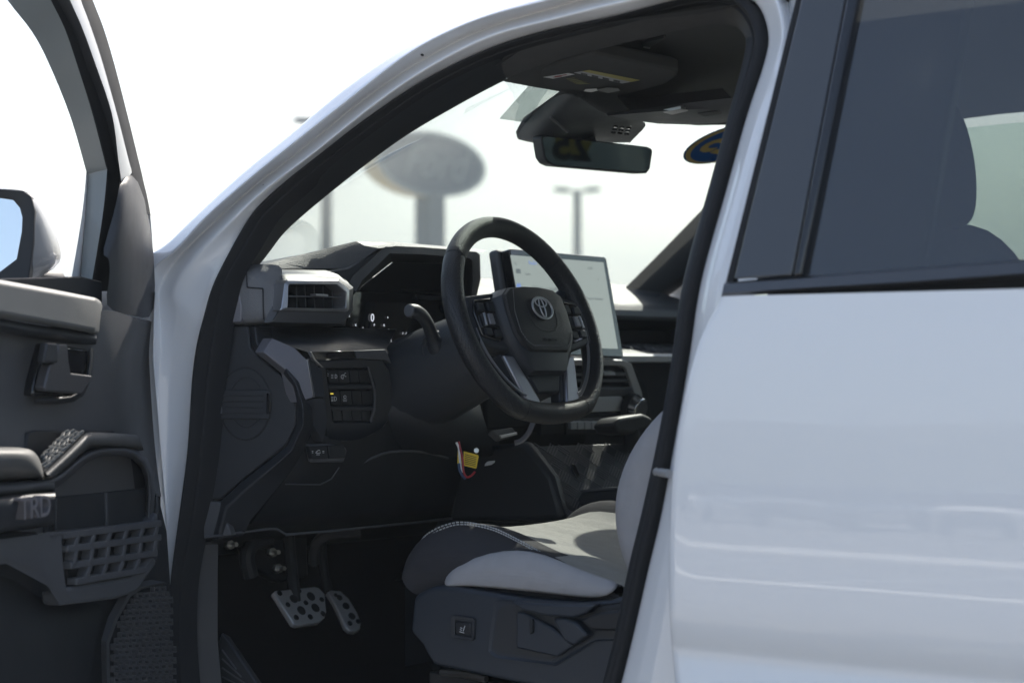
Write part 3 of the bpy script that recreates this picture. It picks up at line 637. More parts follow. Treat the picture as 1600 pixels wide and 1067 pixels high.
dloft('lower_swell', [[(-120,900,.004),(20,890,.004),(60,940,.004),(110,945,.004),(170,935,.004)], [(-120,960,.03),(20,965,.03),(70,970,.034),(110,975,.034),(150,985,.02)], [(-120,1110,.05),(20,1110,.05),(70,1110,.05),(104,1110,.045),(135,1110,.02)]], PLASD, sub=2)
dloft('speaker_surround', [[(236,905,.01),(205,912,.012),(190,925,.014),(168,965,.018),(158,1000,.02),(160,1110,.02)], [(258,909,.016),(220,917,.022),(200,928,.026),(180,966,.03),(166,1002,.034),(168,1110,.034)], [(262,912,.010),(222,920,.014),(204,932,.016),(184,968,.02),(171,1004,.022),(173,1110,.022)]], PLASG)
dslab('speaker_backing', [(262,911),(221,919),(203,931),(183,968),(170,1004),(172,1110),(270,1110),(269,1000)], PLASD, .008, .01, 0)
geo = []
poly = [(262,911),(221,919),(203,931),(183,968),(170,1004),(172,1110),(270,1110),(269,1000)]
def inside(x, y):
    c_ = False; j = len(poly)-1
    for i in range(len(poly)):
        if (poly[i][1] > y) != (poly[j][1] > y) and x < (poly[j][0]-poly[i][0])*(y-poly[i][1])/(poly[j][1]-poly[i][1])+poly[i][0]: c_ = not c_
        j = i
    return c_
yy = 912.0; row = 0
while yy < 1105:
    xx = 168.0 + (5.2 if row % 2 else 0)
    while xx < 272:
        y_ = yy - (xx-168)*.05
        if inside(xx+3.6, y_+3) and inside(xx, y_) and inside(xx+7.5, y_+6):
            for (p, q, w) in (((xx, y_), (xx+7.6, y_-.6), .0026), ((xx, y_), (xx+.4, y_+7.4), .0022), ((xx+7.6, y_-.6), (xx+8.0, y_+6.8), .0022), ((xx+.4, y_+7.4), (xx+8, y_+6.8), .0026)):
                a_, b_ = D(*p, .010), D(*q, .010); ax = (b_-a_); L_ = ax.length; ax.normalize(); ay = dn.cross(ax)
                geo.append(box_geo(a_.lerp(b_, .5)+dn*.003, (ax, ay, dn), (L_+w*.8, w, .007)))
        xx += 10.4
    yy += 8.6; row += 1
vs, fs = join_geo(geo); mesh('speaker_grille', vs, fs, PLASG, fdoor)
# hinge-side check strap bump at the door edge
dslab('edge_bumper', [(246,770),(258,775),(271,795),(270,800),(262,812),(248,812)], RUB, -.03, .03, .003)
# outside mirror of the open door
mh = -.16
mgn = V((-.56, .82, .10)).normalized(); mg0 = D(10, 370, mh)
def MG(px, py, o=0.0): return PL(px, py, mg0+mgn*o, mgn)
MIRH = mat('mirror_shell_grey', (.22, .225, .23), .35, coat=.5)
hl_ = [([(-160,330),(-60,300),(0,294),(37,297),(50,304),(56,330),(54,380),(46,440),(-40,470)], .0), ([(-160,324),(-60,296),(0,291),(40,296),(60,310),(74,345),(78,395),(68,438),(-40,478)], -.03),
       ([(-140,330),(-50,304),(0,299),(42,303),(66,320),(88,355),(104,397),(97,424),(-30,470)], -.10), ([(-100,360),(-40,335),(0,325),(40,325),(60,340),(80,370),(94,400),(84,418),(-20,450)], -.15)]
loft('mirror_housing', [[MG(*q, o_) for q in pts_] for pts_, o_ in hl_], MIRH, fdoor, sub=2)
ringo = [(-160,331),(-60,301),(0,295),(36,298),(48,306),(54,330),(52,380),(44,440),(-40,470)]
ringi = [(-150,345),(-55,316),(0,309),(20,312),(31,325),(35,340),(34,362),(26,405),(-40,455)]
ringframe('mirror_bezel', [MG(*p, .006) for p in ringo], [MG(*p, .002) for p in ringi], mgn*(-.02), PLASD, fdoor, bevel=.003)
prism('mirror_glass', [MG(*p, -.002) for p in ringi], mgn*(-.005), MIRR, fdoor, bevel=0)
dslab('mirror_foot', [(46,418),(104,424),(108,440),(120,470),(30,470)], PLASD, mh-.02, .06, .01)
# ------------------------------------------------------------------ dashboard
def P3(t):                                       # (px, py, axis letter, value)
    return {'x': X, 'y': Y, 'z': Z}[t[2]](t[0], t[1], t[3])
def xl(name, rows, m, parent, **kw): return loft(name, [[X(*p) for p in r_] for r_ in rows], m, parent, **kw)
# passenger side and centre: one profile carried across the truck
def across(name, prof_, y0, y1, m, parent, n=9, bend=.05, **kw):
    rows = []
    for x, z in prof_:
        rows.append([V((x-bend*(abs(y0+(y1-y0)*i/n)/.7)**2, y0+(y1-y0)*i/n, z)) for i in range(n+1)])
    return loft(name, rows, m, parent, **kw)
dash = across('dashboard', [(.72,1.432),(.62,1.456),(.54,1.448),(.45,1.420),(.405,1.404),(.395,1.400),(.388,1.392)], .19, -.74, PADG, truck, bend=.04)
dash['label'] = 'black layered dashboard with grained pads and switch panels'
across('upper_pad_face', [(.388,1.392),(.384,1.388),(.382,1.376),(.386,1.370),(.396,1.368)], .10, -.74, PLASG, dash, bend=.04)
across('shelf_ceiling', [(.396,1.368),(.41,1.360),(.478,1.350),(.48,1.320)], .10, -.74, PLASD, dash, bend=.04)
across('shelf', [(.48,1.320),(.36,1.306),(.25,1.2935),(.238,1.292)], .10, -.74, PLAS, dash, bend=.04)
geo = []
for i in range(11):
    for j in range(5):
        u, v = -.44-.29*(i+.5*(j % 2))/11, .300+.028*j
        c_ = V((v-.04*(u/.7)**2, u, 1.3005+(v-.30)*.12)); a_ = random.uniform(-.6, .6)
        geo.append(box_geo(c_, (V((math.cos(a_), math.sin(a_), .12)).normalized(), V((-math.sin(a_), math.cos(a_), 0)), V((-.13, 0, 1)).normalized()), (.022, .009, .006)))
vs, fs = join_geo(geo); mesh('shelf_mat_relief', vs, fs, PLASG, dash)
across('shelf_trim', [(.250,1.2945),(.238,1.2945),(.232,1.290),(.234,1.279),(.27,1.277)], -.235, -.74, SILV2, dash, bend=.04)
across('glovebox_face', [(.292,1.277),(.292,1.25),(.31,1.15),(.35,1.0),(.42,.86)], -.24, -.74, PLAS, dash, bend=.04)
across('lower_core', [(.35,1.29),(.36,1.15),(.42,.95),(.52,.86)], .10, -.74, PLASD, dash)
loft('dash_core', [[V((x, y, z)) for y in (.70, .4, .1, -.1)] for x, z in ((.50,1.42), (.43,1.40), (.43,1.15), (.45,1.0), (.62,.93))], PLASD, dash)
g0 = PL(1052, 603, (.285, 0, 0), (1, 0, 0))
prism('glovebox_latch', [X(*p, .288) for p in ((1037,600),(1062,600),(1062,622),(1046,622),(1040,616))], (.01, 0, 0), GLOSSB, dash)
prism('glovebox_badge', [X(*p, .286) for p in ((1046,606),(1058,606),(1056,617),(1048,614))], (.004, 0, 0), SILV, dash, bevel=.001)
prism('dash_far_end', [(.26, -.735, .90), (.72, -.735, .90), (.74, -.735, 1.44), (.60, -.735, 1.46), (.36, -.735, 1.40), (.20, -.735, 1.29)], (0, -.02, 0), PLASD, dash, bevel=.004)
# driver side top
loft('driver_top_pad', [[X(*p) for p in ((408,414,.365),(440,406,.352),(480,396,.345),(520,386,.340),(556,377,.338),(612,378,.350),(660,382,.350),(705,386,.350),(760,391,.350))],
                        [X(*p) for p in ((411,416,.352),(442,411,.344),(486,404,.338),(528,396,.332),(570,384,.330),(616,381,.325),(662,384,.325),(706,388,.325),(756,393,.325))],
                        [X(*p) for p in ((414,420,.345),(445,420,.336),(492,420,.330),(545,419,.324),(592,388,.310),(618,384.5,.300),(662,386.5,.300),(706,390,.300),(752,394.5,.300))]], PADG, dash)
loft('top_pad_front_slope', [[X(*p) for p in ((760,391,.350),(705,386,.350),(612,378,.350),(556,377,.338),(480,396,.345),(408,414,.365))], [V((.50,.18,1.462)), V((.50,.27,1.462)), V((.50,.36,1.462)), V((.50,.44,1.458)), V((.48,.54,1.44)), V((.46,.64,1.43))], [V((.66,.12,1.42)), V((.66,.25,1.42)), V((.66,.36,1.42)), V((.64,.45,1.41)), V((.60,.56,1.40)), V((.50,.64,1.39))]], PADG, dash)
hood_o = [(543,446),(552,430),(602,385.5),(650,387),(744,393.5),(750,398),(751,436),(745,462)]
hood_i = [(556,456),(566,438),(609,396),(652,397),(733,403),(738,407),(739,440),(736,468)]
rows = [[X(*p, .345) for p in hood_o], [X(*p, .266) for p in hood_o], [X(*p, .262) for p in hood_i], [X(*p, .266) for p in hood_i]]
bk = [X(*p, .43) for p in ((552,462),(566,446),(612,410),(654,411),(722,414),(726,418),(727,446),(725,475))]
loft('cluster_hood', rows+[[p.lerp(q, .08) for p, q in zip(rows[3], bk)], bk], PADG, dash)
mesh('cluster_hood_back', [q+V((-.002, 0, 0)) for q in bk], [tuple(range(len(bk)))], PLASD, dash)
prism('hood_outer_side', [X(*p, .318) for p in ((512,424),(545,418),(590,389),(602,386),(552,432),(545,448),(536,440))], (.05, 0, 0), PADG, dash, bevel=.003)
# instrument screen
prism('instrument_screen', [X(*p, .395) for p in ((515,452),(720,460),(720,540),(660,541),(560,536),(520,520))], (.02, 0, 0), GLOSSB, dash, bevel=.003)
rx, uz = V((0, -1, 0)), V((0, 0, 1))
for s, px, py, h_ in (('0', 582, 497, .020), ('Vehicle Will Turn Off', 590, 522, .0062), ('If Parked For 1 Hour', 591, 528.5, .0062), ('Before Auto OFF', 593, 534.5, .0062), ('K', 556, 508, .006), ('C', 559, 519, .005), ('P', 585, 508, .006), ('72', 600, 508.5, .005), ('F', 613, 521, .006), ('E  -  F', 632, 521, .005), ('2', 546, 494, .005), ('6', 606, 496, .005)):
    text('instrument_glyphs', s, X(px, py, .392), rx, uz, h_, LITW, dash, depth=.0002)
for (a, b) in (((567,511),(574,536)), ((607,514),(612,536))):
    tube('instrument_divider', [X(*a, .393), X(*b, .393)], .0005, LITW, dash, n=4)
prism('silver_strip', [X(*p, .30) for p in ((601,537),(654,538),(654,543.5),(605,544))], (.01, 0, 0), SILV, dash, bevel=.0008)
# left air vent
vo = [(424,503),(437,482),(444,441),(449,435.5),(530,435.5),(549,452),(548,484),(533,506)]
vi = [(449,481),(450,478),(451,447),(453,444),(527,444.5),(541.5,457),(541,480),(539,482.5)]
ring_o = [X(*p, .236) for p in vo]; ring_i = [X(*p, .228) for p in vi]
vo2 = [(438,485),(440,480),(445,443),(449.5,437.5),(529,437.5),(546.5,453),(546,483),(543,487)]
ringframe('vent_bezel', [X(*p, .230) for p in vo2], [X(*p, .226) for p in vi], (.03, 0, 0), SILV, dash, bevel=.0012)
loft('vent_housing', [[X(*p, .34) for p in ((431,512),(430,470),(432,425),(436,421),(505,421),(534,431),(545,470),(540,510))], [X(*p, .25) for p in ((412,504),(430,470),(440,430),(446,428),(528,429),(552,449),(551,486),(535,507))], [X(*p, .242) for p in vo], [X(*p, .234) for p in vo2]], PLASG, dash, closed=True)
prism('vent_cavity', [X(*p, .275) for p in vi], (.01, 0, 0), PLASD, dash, bevel=0)
prism('vent_vane', [X(*p, .240) for p in ((450,461.5),(541,463.5),(541,465.5),(450,463.8))], (.02, 0, 0), PLASG, dash, bevel=.0006)
for k in range(6):
    xx = 462+k*14
    prism('vent_slat', [X(*p, .252) for p in ((xx,446),(xx+2,446),(xx+3,481),(xx+1,481))], (.02, 0, 0), PLAS, dash, bevel=.0004)
prism('vent_slider', [X(*p, .226) for p in ((494,459),(513,460),(513.5,463.6),(494.5,462.6))], (.014, 0, 0), SILV, dash, bevel=.0008)
ecp0 = Y(340, 600, .75); ecp1 = Y(463, 636, .70); ev = (ecp1-ecp0); ev.z = 0; ev.normalize(); en = V((-ev.y, ev.x, 0)).normalized()
if en.y < 0: en = -en
def EP(px, py, o=0.0): return PL(px, py, ecp0+en*o, en)
loft('dash_end_cap', [[EP(356,424,-.02), EP(380,414,-.02), EP(412,412,-.02), EP(440,414,-.02)], [EP(360,427,.004), EP(384,422,.012), EP(412,421,.008), X(441,424,.262)], [EP(356,440,.010), EP(382,437,.018), EP(411,440,.012), X(441,436,.250)], [EP(350,468,.010), EP(381,466,.018), EP(410,468,.012), X(431,482,.248)],
                      [EP(344,503,.008), EP(378,502,.016), EP(408,500,.010), X(421,501,.246)], [EP(343,509,.0), EP(378,508,.006), EP(412,505,.0), X(424,504.5,.25)], [EP(343,510,-.05), EP(378,509,-.05), EP(412,506,-.05), X(426,505,.30)]], CAPG, dash, sub=1)
prism('end_cap_insert', [EP(*p, .016) for p in ((353,444),(366,444),(373,452),(378,478),(378,500),(375,504),(345,506))], en*(-.012), ACC, dash, bevel=.004)
for pts in ([(385,424),(386,449),(411,451)], [(411,451),(412,500)]):
    tube('panel_gap', [EP(*p, .0175 if p[0] < 400 else .012) for p in pts], .0011, PLASD, dash, n=6)
# end panel with its round cover
end_pts = [(342,507),(388,510),(392,543),(404,558),(437,584),(454,606),(463,636),(463,662),(447,695),(420,717),(380,748),(344,780),(326,779),(318,700),(326,600),(334,559)]
prism('dash_end_panel', [EP(*p) for p in end_pts], en*(-.02), PLAS, dash, bevel=.003)
def ell(cx, cy, rx_, ry_, o, n=40): return [EP(cx+rx_*math.cos(2*math.pi*k/n), cy+ry_*math.sin(2*math.pi*k/n), o) for k in range(n)]
ringframe('round_cover_gap', ell(383, 631, 40.5, 58, .0012), ell(383, 631, 39.2, 56.5, .0012), en*(-.002), PLASD, dash, bevel=0)
prism('round_cover', ell(383, 631, 39, 56, .0022), en*(-.003), PLAS, dash, bevel=.001)
ringframe('round_cover_step', ell(384, 628, 27, 40, .004), ell(384, 629, 25, 38, .004), en*(-.002), PLAS, dash, bevel=.0006)
prism('round_cover_bar', [EP(*p, .007) for p in ((344,609),(421,609),(421,655),(344,655))], en*(-.005), PLAS, dash, bevel=.002)
for k in range(4): prism('round_cover_rib', [EP(*p, .0084) for p in ((346,617+k*9.5),(411,617+k*9.5),(411,618.6+k*9.5),(346,618.6+k*9.5))], en*(-.002), PLAS, dash, bevel=.0004)
prism('round_cover_notch', [EP(*p, .0076) for p in ((416,614),(422,614),(423,630),(422,647),(416,647))], en*(-.003), GLOSSB, dash, bevel=.001)
prism('round_cover_tab', [EP(*p, .009) for p in ((343,614),(346,618),(346.5,645),(344,647),(341.5,634))], en*(-.004), PLASG, dash, bevel=.001)
# fascia plane below the vent
def FP(px, py, o=0.0): return PL(px, py, (.20-o, 0, 1.28), (1, 0, .39))
fnrm = V((-1, 0, -.39)).normalized()
lip1 = [EP(390,511,.0), EP(394,541,.0), EP(406,556,.0), EP(438,582,.0), EP(455,604,.0), EP(464,636,.0), EP(464,663,.0), EP(448,697,.0), EP(421,719,.0), EP(381,750,.0), EP(345,782,.0), EP(330,840,.0)]
lip2 = [EP(398,511,.012), EP(401,537,.014), EP(413,549,.016), EP(446,575,.02), EP(462,600,.022), EP(473,633,.022), EP(474,664,.022), EP(456,704,.02), EP(428,728,.018), EP(388,760,.016), EP(352,793,.014), EP(340,842,.01)]
lip3 = [X(424,512,.31), X(426,531,.27), X(430,540,.25), X(463,566,.235), X(478,592,.226), X(489,628,.222), X(491,664,.226), X(474,706,.235), X(450,742,.25), X(420,778,.27), X(392,812,.30), X(380,836,.33)]
loft('dash_end_lip', [lip1, lip2, lip3], PLAS, dash, bevel=.004, seg=3, ang=60)
# grey accent plate: two facets
ac = [X(425,528,.236), X(412,550,.228), X(453,583,.214), X(464,629,.208), X(490,621,.197), X(480,562,.200), X(460,543,.212)]
def slab(name, vs_, fs_, d, m, bevel=.0015):
    n = len(vs_); d = V(d)
    vv = list(vs_)+[v+d for v in vs_]; ff = list(fs_)+[tuple(reversed([i+n for i in f])) for f in fs_]
    cnt = {}
    for f in fs_:
        for i in range(len(f)):
            e = (f[i], f[(i+1) % len(f)]); cnt[tuple(sorted(e))] = cnt.get(tuple(sorted(e)), [])+[e]
    for es in cnt.values():
        if len(es) == 1: a, b = es[0]; ff.append((b, a, a+n, b+n))
    return mesh(name, vv, ff, m, dash, bevel=bevel)
slab('accent_plate', ac, [(0, 1, 2, 5, 6), (2, 3, 4, 5)], (.02, 0, 0), ACC)
slab('accent_edge', [X(480,562,.1995), X(490,621,.1965), X(492.5,620.5,.1975), X(482.5,561,.2005)], [(0, 1, 2, 3)], (.01, 0, 0), SILV, .0006)
slab('fascia_side', [X(482,562,.203), X(493,620,.199), X(508,621,.198), X(503,572,.200), X(492,556,.206)], [(0, 1, 2, 3, 4)], (.02, 0, 0), PLAS)
slab('fascia_side_lower', [X(465,630,.2085), X(491,622.5,.1985), X(508,622.5,.199), X(513,655,.20), X(505,690,.215), X(489,664,.222), X(488,640,.215)], [(0, 1, 2, 3, 4, 5, 6)], (.02, 0, 0), PLAS)
# ledge under the vent, falling towards the driver
loft('fascia_ledge', [[X(405,510,.36), X(440,510,.36), X(540,512,.36), X(620,515,.37)], [X(415,524,.30), X(446,524,.29), X(545,520,.29), X(612,528,.30)], [X(427,530,.24), X(460,541,.214), X(555,536,.22), X(604,545,.235)], [X(459,543,.212), X(489,553,.205), X(560,549,.21), X(607,552,.225)]], PLAS, dash)
slab('gloss_strip', [FP(487,549.5,.008), FP(554,548,.008), FP(557,560,.008), FP(493,562,.008)], [(0, 1, 2, 3)], (.01, 0, 0), GLOSSB, .001)
slab('gloss_strip_edge', [FP(484.5,549,.010), FP(487,549.3,.010), FP(494,562,.010), FP(506,574,.008), FP(503.5,574,.008), FP(491,563,.010)], [(0, 1, 2, 3, 4, 5)], (.006, 0, 0), SILV, .0005)
slab('fascia_cap', [FP(556,548,.007), FP(603,546,.004), FP(612,568,.002), FP(600,562,.006), FP(558,560,.008)], [(0, 1, 2, 3, 4)], (.012, 0, 0), PLASG, .0012)
po = [(498,565),(560,562),(597,563),(608,578),(614,610),(612,650),(596,672),(560,690),(512,690),(508,655)]
pi = [(509,575.5),(540,575),(574,574.5),(577,576),(586,600),(587,630),(584,658),(578,661),(523,661),(520,658)]
ringframe('switch_panel', [FP(*p, .006) for p in po], [FP(*p, .004) for p in pi], fnrm*(-.03), PLAS, dash, bevel=.002)
prism('switch_panel_edge', [FP(*p, .0085) for p in ((574.5,574),(577,574.3),(588,612),(587.5,640),(580.5,660),(579,659),(585.5,638),(585.5,612))], fnrm*(-.003), PLASG, dash, bevel=.0006)
prism('switch_well', [FP(*p, -.010) for p in pi], fnrm*(-.004), PLASD, dash, bevel=0)
for (ya, yb, xs) in ((578.5, 599, (512, 528, 545, 560, 576)), (611, 632, (515, 531, 549, 564, 581)), (641, 658, (519, 534, 549, 564, 579))):
    for a, b in zip(xs[:-1], xs[1:]):
        prism('switch', [FP(*p, -.001) for p in ((a+.6,ya),(b-.6,ya-.4),(b+1.4,yb-.4),(a+2.6,yb))], fnrm*(-.008), PLASD if yb < 640 else PLAS, dash, bevel=.0012)
for ya, xa, xb in ((602.5, 513, 583), (636, 517, 586)):
    prism('switch_bar', [FP(*p, .002) for p in ((xa,ya),(xb,ya-1),(xb+1,ya+5.5),(xa+1,ya+6.5))], fnrm*(-.008), PLAS, dash, bevel=.0015)
def glyph(strokes, cx, cy, s, m=WHT, w=.00042, o=.0012, fn=FP):
    g = []
    for st in strokes:
        g.append(tube_geo([fn(cx+a*s, cy+b*s, o) for a, b in st], w, 5))
    v_, f_ = join_geo(g); return mesh('switch_symbol', v_, f_, m, dash)
arc = lambda cx, cy, r_, a0, a1, n=8: [(cx+r_*math.cos(R(a0+(a1-a0)*k/n)), cy+r_*math.sin(R(a0+(a1-a0)*k/n))) for k in range(n+1)]
glyph([arc(.6, 0, .5, -90, 90), [(.6,-.5),(.6,.5)], [(.1,-.4),(-.4,-.4)], [(.1,0),(-.4,0)], [(.1,.4),(-.4,.4)]], 520, 588, 6)
glyph([arc(.2, .1, .55, 90, 330), [(.2,.65),(.2,-.5)], [(.5,-.7),(.9,-.9)], [(.6,0),(1,0)]], 535, 588, 6)
glyph([[(-.8,-.9),(-.6,-.7)], [(-.9,-.2),(-.6,-.2)]], 516, 588, 5)
glyph([arc(.3, 0, .6, -90, 90), [(.3,-.6),(.3,.6)], [(0,-.5),(-.6,-.5)], [(0,-.1),(-.6,-.1)], [(0,.3),(-.6,.3)], [(0,.6),(-.6,.6)]], 521, 623, 5.5)
glyph([arc(0, -.5, .35, 0, 330), [(-.5,.2),(.5,.2)], [(-.4,.6),(-.1,.6)], [(.1,.6),(.4,.6)]], 539, 623, 6)
prism('switch_lamp', [FP(*p, .0014) for p in ((516.5,614.6),(521,614.4),(521.2,615.8),(516.8,616))], fnrm*(-.001), LITY, dash, bevel=0)
# lower driver fascia: pocket with the bed switch, knee bolster, column surround
xl('knee_bolster', [[(492,664,.232),(512,690,.215),(560,690,.215),(598,672,.22),(620,640,.24),(700,600,.26),(780,600,.27)], [(474,707,.25),(500,706,.232),(556,716,.228),(590,706,.24),(630,690,.25),(700,670,.27),(780,650,.30)], [(450,744,.27),(486,738,.25),(545,742,.25),(590,742,.26),(640,735,.27),(700,730,.29),(780,720,.32)],
                     [(420,780,.29),(466,772,.27),(545,772,.27),(600,776,.28),(650,770,.29),(705,766,.31),(780,760,.34)], [(388,824,.33),(448,824,.30),(520,818,.30),(600,812,.31),(660,806,.32),(710,802,.34),(780,790,.37)], [(384,830,.42),(448,832,.42),(520,826,.42),(600,820,.42),(660,814,.42),(710,808,.44),(780,796,.47)]], PLASD, dash, sub=1)
tube('bolster_seam', [X(*p) for p in ((446,756,.262),(500,757,.250),(518,748,.248),(530,730,.240))], .0012, PLASG, dash, n=6)
tube('bolster_edge', [X(*p) for p in ((320,839,.33),(420,826,.325),(432,826,.322),(447,835,.32),(520,829,.31),(580,823,.32),(660,815,.33),(715,808,.35))], .0022, PLASG, dash, n=8)
prism('lower_switch_pocket', [X(*p, .222) for p in ((482,694),(538,692),(543,704),(538,722),(488,722))], (.01, 0, 0), PLASG, dash, bevel=.003)
prism('bed_switch', [X(*p, .217) for p in ((484,697),(511,696),(513,716),(488,717))], (.01, 0, 0), PLASD, dash, bevel=.0015)
prism('switch_blank', [X(*p, .217) for p in ((513,696),(537,695),(541,704),(540,715),(515,716))], (.01, 0, 0), PLASD, dash, bevel=.0015)
BX = lambda px, py, o: X(px, py, .217-o)
glyph([[(-.7,.3),(-.5,-.2),(-.1,-.2),(.0,-.6),(.5,-.6),(.7,.3),(-.7,.3)], [(-.5,.8),(.5,.8)]], 497, 706, 5, fn=BX, w=.0005)
glyph([[(-1,-.3),(-.6,-.3)], [(-1,.2),(-.6,.2)], [(2.7,-.3),(3.2,-.3)], [(2.7,.2),(3.2,.2)]], 492, 706, 4.5, fn=BX, w=.0005)
xl('column_surround', [[(612,552,.30),(640,548,.28),(668,560,.25),(700,560,.24),(740,580,.25)], [(596,600,.245),(630,590,.215),(662,590,.19),(700,600,.18),(745,620,.20)], [(592,640,.24),(626,640,.205),(662,645,.175),(705,650,.165),(760,665,.19)], [(600,672,.245),(630,680,.215),(670,690,.19),(715,695,.18),(770,700,.20)], [(612,700,.27),(640,706,.25),(680,710,.23),(720,714,.22),(775,716,.24)]], PLASD, dash, sub=2)
tube('parcel_lip', [X(*p) for p in ((566,724,.245),(580,716,.24),(610,706,.236),(660,706,.236),(700,716,.235))], .002, PLASG, dash, n=8, dense=3)
tube('dash_corner_speaker_rim', [X(*p, .37) for p in ((414,418),(420,413),(430,413),(438,417),(430,419),(416,419))], .0016, PLASG, dash, n=6, dense=3)
for k in range(4): tube('corner_speaker_slot', [X(417+k*5, 418, .368), X(420+k*5, 413.6, .372)], .0014, SILV, dash, n=5)
# ------------------------------------------------------------------ centre screen, centre stack, console
sn = V((-math.cos(R(11)), 0, math.sin(R(11))))
def SP(px, py, o=0.0): return PL(px, py, V((.205, 0, 1.39))+sn*o, sn)
scr = prism('touchscreen', [SP(*p) for p in ((796,389.5),(800,388.5),(944,401),(947.5,403.5),(974.5,556),(972,558.5),(840,553),(823,551))], sn*(-.028), GLOSSB, truck, bevel=.002, seg=3)
scr['label'] = 'large tablet touchscreen showing a pale radio page'
prism('screen_back_shell', [SP(*p, -.022) for p in ((776,389),(945,400),(973,557),(800,550))], sn*(-.022), PLASG, scr, bevel=.006)
prism('display', [SP(*p, .0008) for p in ((797.5,398.5),(943,410),(965.5,545),(823,540))], sn*(-.0006), SCRN, scr, bevel=0)
su = V((0, 0, 1)); 
def stext(s, px, py, size, m): text('screen_text', s, SP(px, py, .0014), V((0, -1, 0)), V((math.sin(R(11)), 0, math.cos(R(11)))), size, m, scr, depth=.0001, align='LEFT')
stext('< ', 804, 412, .012, SCRT); stext('Radio', 826, 410.5, .011, SCRB); stext('Source', 821, 428, .006, SCRT); stext('FOX News Headlines', 832, 450, .0105, SCRT); stext('FM', 822, 451, .009, SCRT)
stext('Presets  Browse', 916, 466, .0085, SCRT); stext('12:41', 918, 419, .008, SCRT); stext('oo', 808, 443, .010, SCRB); stext('+', 934, 437, .009, SCRT)
for k_ in range(4): prism('screen_icon', [SP(*q, .0014) for q in ((806+k_*.9, 420+k_*24), (813+k_*.9, 420.5+k_*24), (814+k_*.9, 427.5+k_*24), (807+k_*.9, 427+k_*24))], sn*(-.0003), SCRB if k_ == 1 else SCRT, scr, bevel=0)
prism('screen_neck', [V((.25, .06, 1.30)), V((.25, -.06, 1.30)), V((.30, -.06, 1.40)), V((.30, .06, 1.40))], (.08, 0, 0), PLASD, scr)
# centre stack
across('centre_shelf', [(.40,1.330),(.30,1.305),(.245,1.292),(.238,1.286)], .115, -.225, PADG, dash, bend=0)
def CP(px, py, o=0.0): return PL(px, py, (.232-o, 0, 1.26), (1, 0, .30))
cn = V((-1, 0, -.30)).normalized()
stk = prism('centre_stack', [CP(*p, -.02) for p in ((760,566),(985,563),(1012,600),(1020,660),(760,672))], cn*(-.06), PLASD, truck, bevel=.004)
stk['label'] = 'centre stack with air vents, climate knob and a row of keys'
so = [(845,566),(975,565),(985,569),(999,612),(1006,652)]
def strip2(name, outer, inner, o, d, m, parent): 
    n = len(outer); vs_ = [CP(*p, o) for p in outer]+[CP(*p, o-.004) for p in inner]
    vv = vs_+[v+cn*(-d) for v in vs_]; N2 = 2*n; ff = []
    for i in range(n-1):
        ff += [(i, i+1, n+i+1, n+i), (N2+i, N2+n+i, N2+n+i+1, N2+i+1), (i, N2+i, N2+i+1, i+1), (n+i, n+i+1, N2+n+i+1, N2+n+i)]
    return mesh(name, vv, ff, m, parent, bevel=.001)
strip2('stack_frame', [(840,564),(974,563),(987,568),(1003,612),(1010,655)], [(842,571),(970,571),(978,575),(991,612),(997,655)], .006, .02, SILV2, stk)
prism('stack_vent_cavity', [CP(*p, -.006) for p in ((845,574),(967,573),(976,577),(987,606),(845,608))], cn*(-.003), GLOSSB, stk, bevel=0)
for ya in (584, 594):
    prism('stack_vent_vane', [CP(*p, .0) for p in ((846,ya),(980+(ya-584)*.3,ya-.5),(981+(ya-584)*.3,ya+3),(846,ya+3.5))], cn*(-.012), PLASG, stk, bevel=.0006)
prism('stack_vent_slider', [CP(*p, .004) for p in ((944,582),(961,581.5),(962,586),(946,586.5))], cn*(-.01), SILV2, stk, bevel=.0008)
prism('stack_vent_sill', [CP(*p, .002) for p in ((845,608),(988,606),(995,618),(845,622))], cn*(-.02), PLASG, stk, bevel=.002)
prism('climate_panel', [CP(*p, .003) for p in ((845,622),(972,620),(980,642),(845,646))], cn*(-.02), SILV2, stk, bevel=.001)
prism('stack_lower', [CP(*p, .001) for p in ((845,646),(1008,644),(1010,676),(845,680))], cn*(-.03), PLASD, stk, bevel=.002)
kc = CP(981, 632, .006)
disc('climate_knob_base', kc, cn, .0265, .016, PLASD, stk, r2=.026)
disc('climate_knob', kc+cn*.010, cn, .0235, .024, CHROME, stk, r2=.0225, bevel=.002)
disc('climate_knob_face', kc+cn*.030, cn, .0185, .006, PLASG, stk, bevel=.0015)
for k in range(6):
    xa = 892+k*11
    prism('piano_key', [CP(*p, .012) for p in ((xa,659.5),(xa+9.6,658.8),(xa+9.8,670.5),(xa+.4,671.3))], cn*(-.02), SILV2, stk, bevel=.0012)
prism('key_base', [CP(*p, .004) for p in ((884,656),(962,652),(962,676),(884,680))], cn*(-.03), PLAS, stk, bevel=.002)
# shifter grip
prism('shifter', [X(*p, .085) for p in ((959,664),(968,652),(1006,646),(1020,652),(1022,664),(1008,672),(985,679),(966,676))], (.05, 0, -.004), PLASD, truck, bevel=.010, seg=4)
tube('shifter_stem', [X(985,668,.10), X(990,720,.11)], .016, PLASD, truck, n=12)
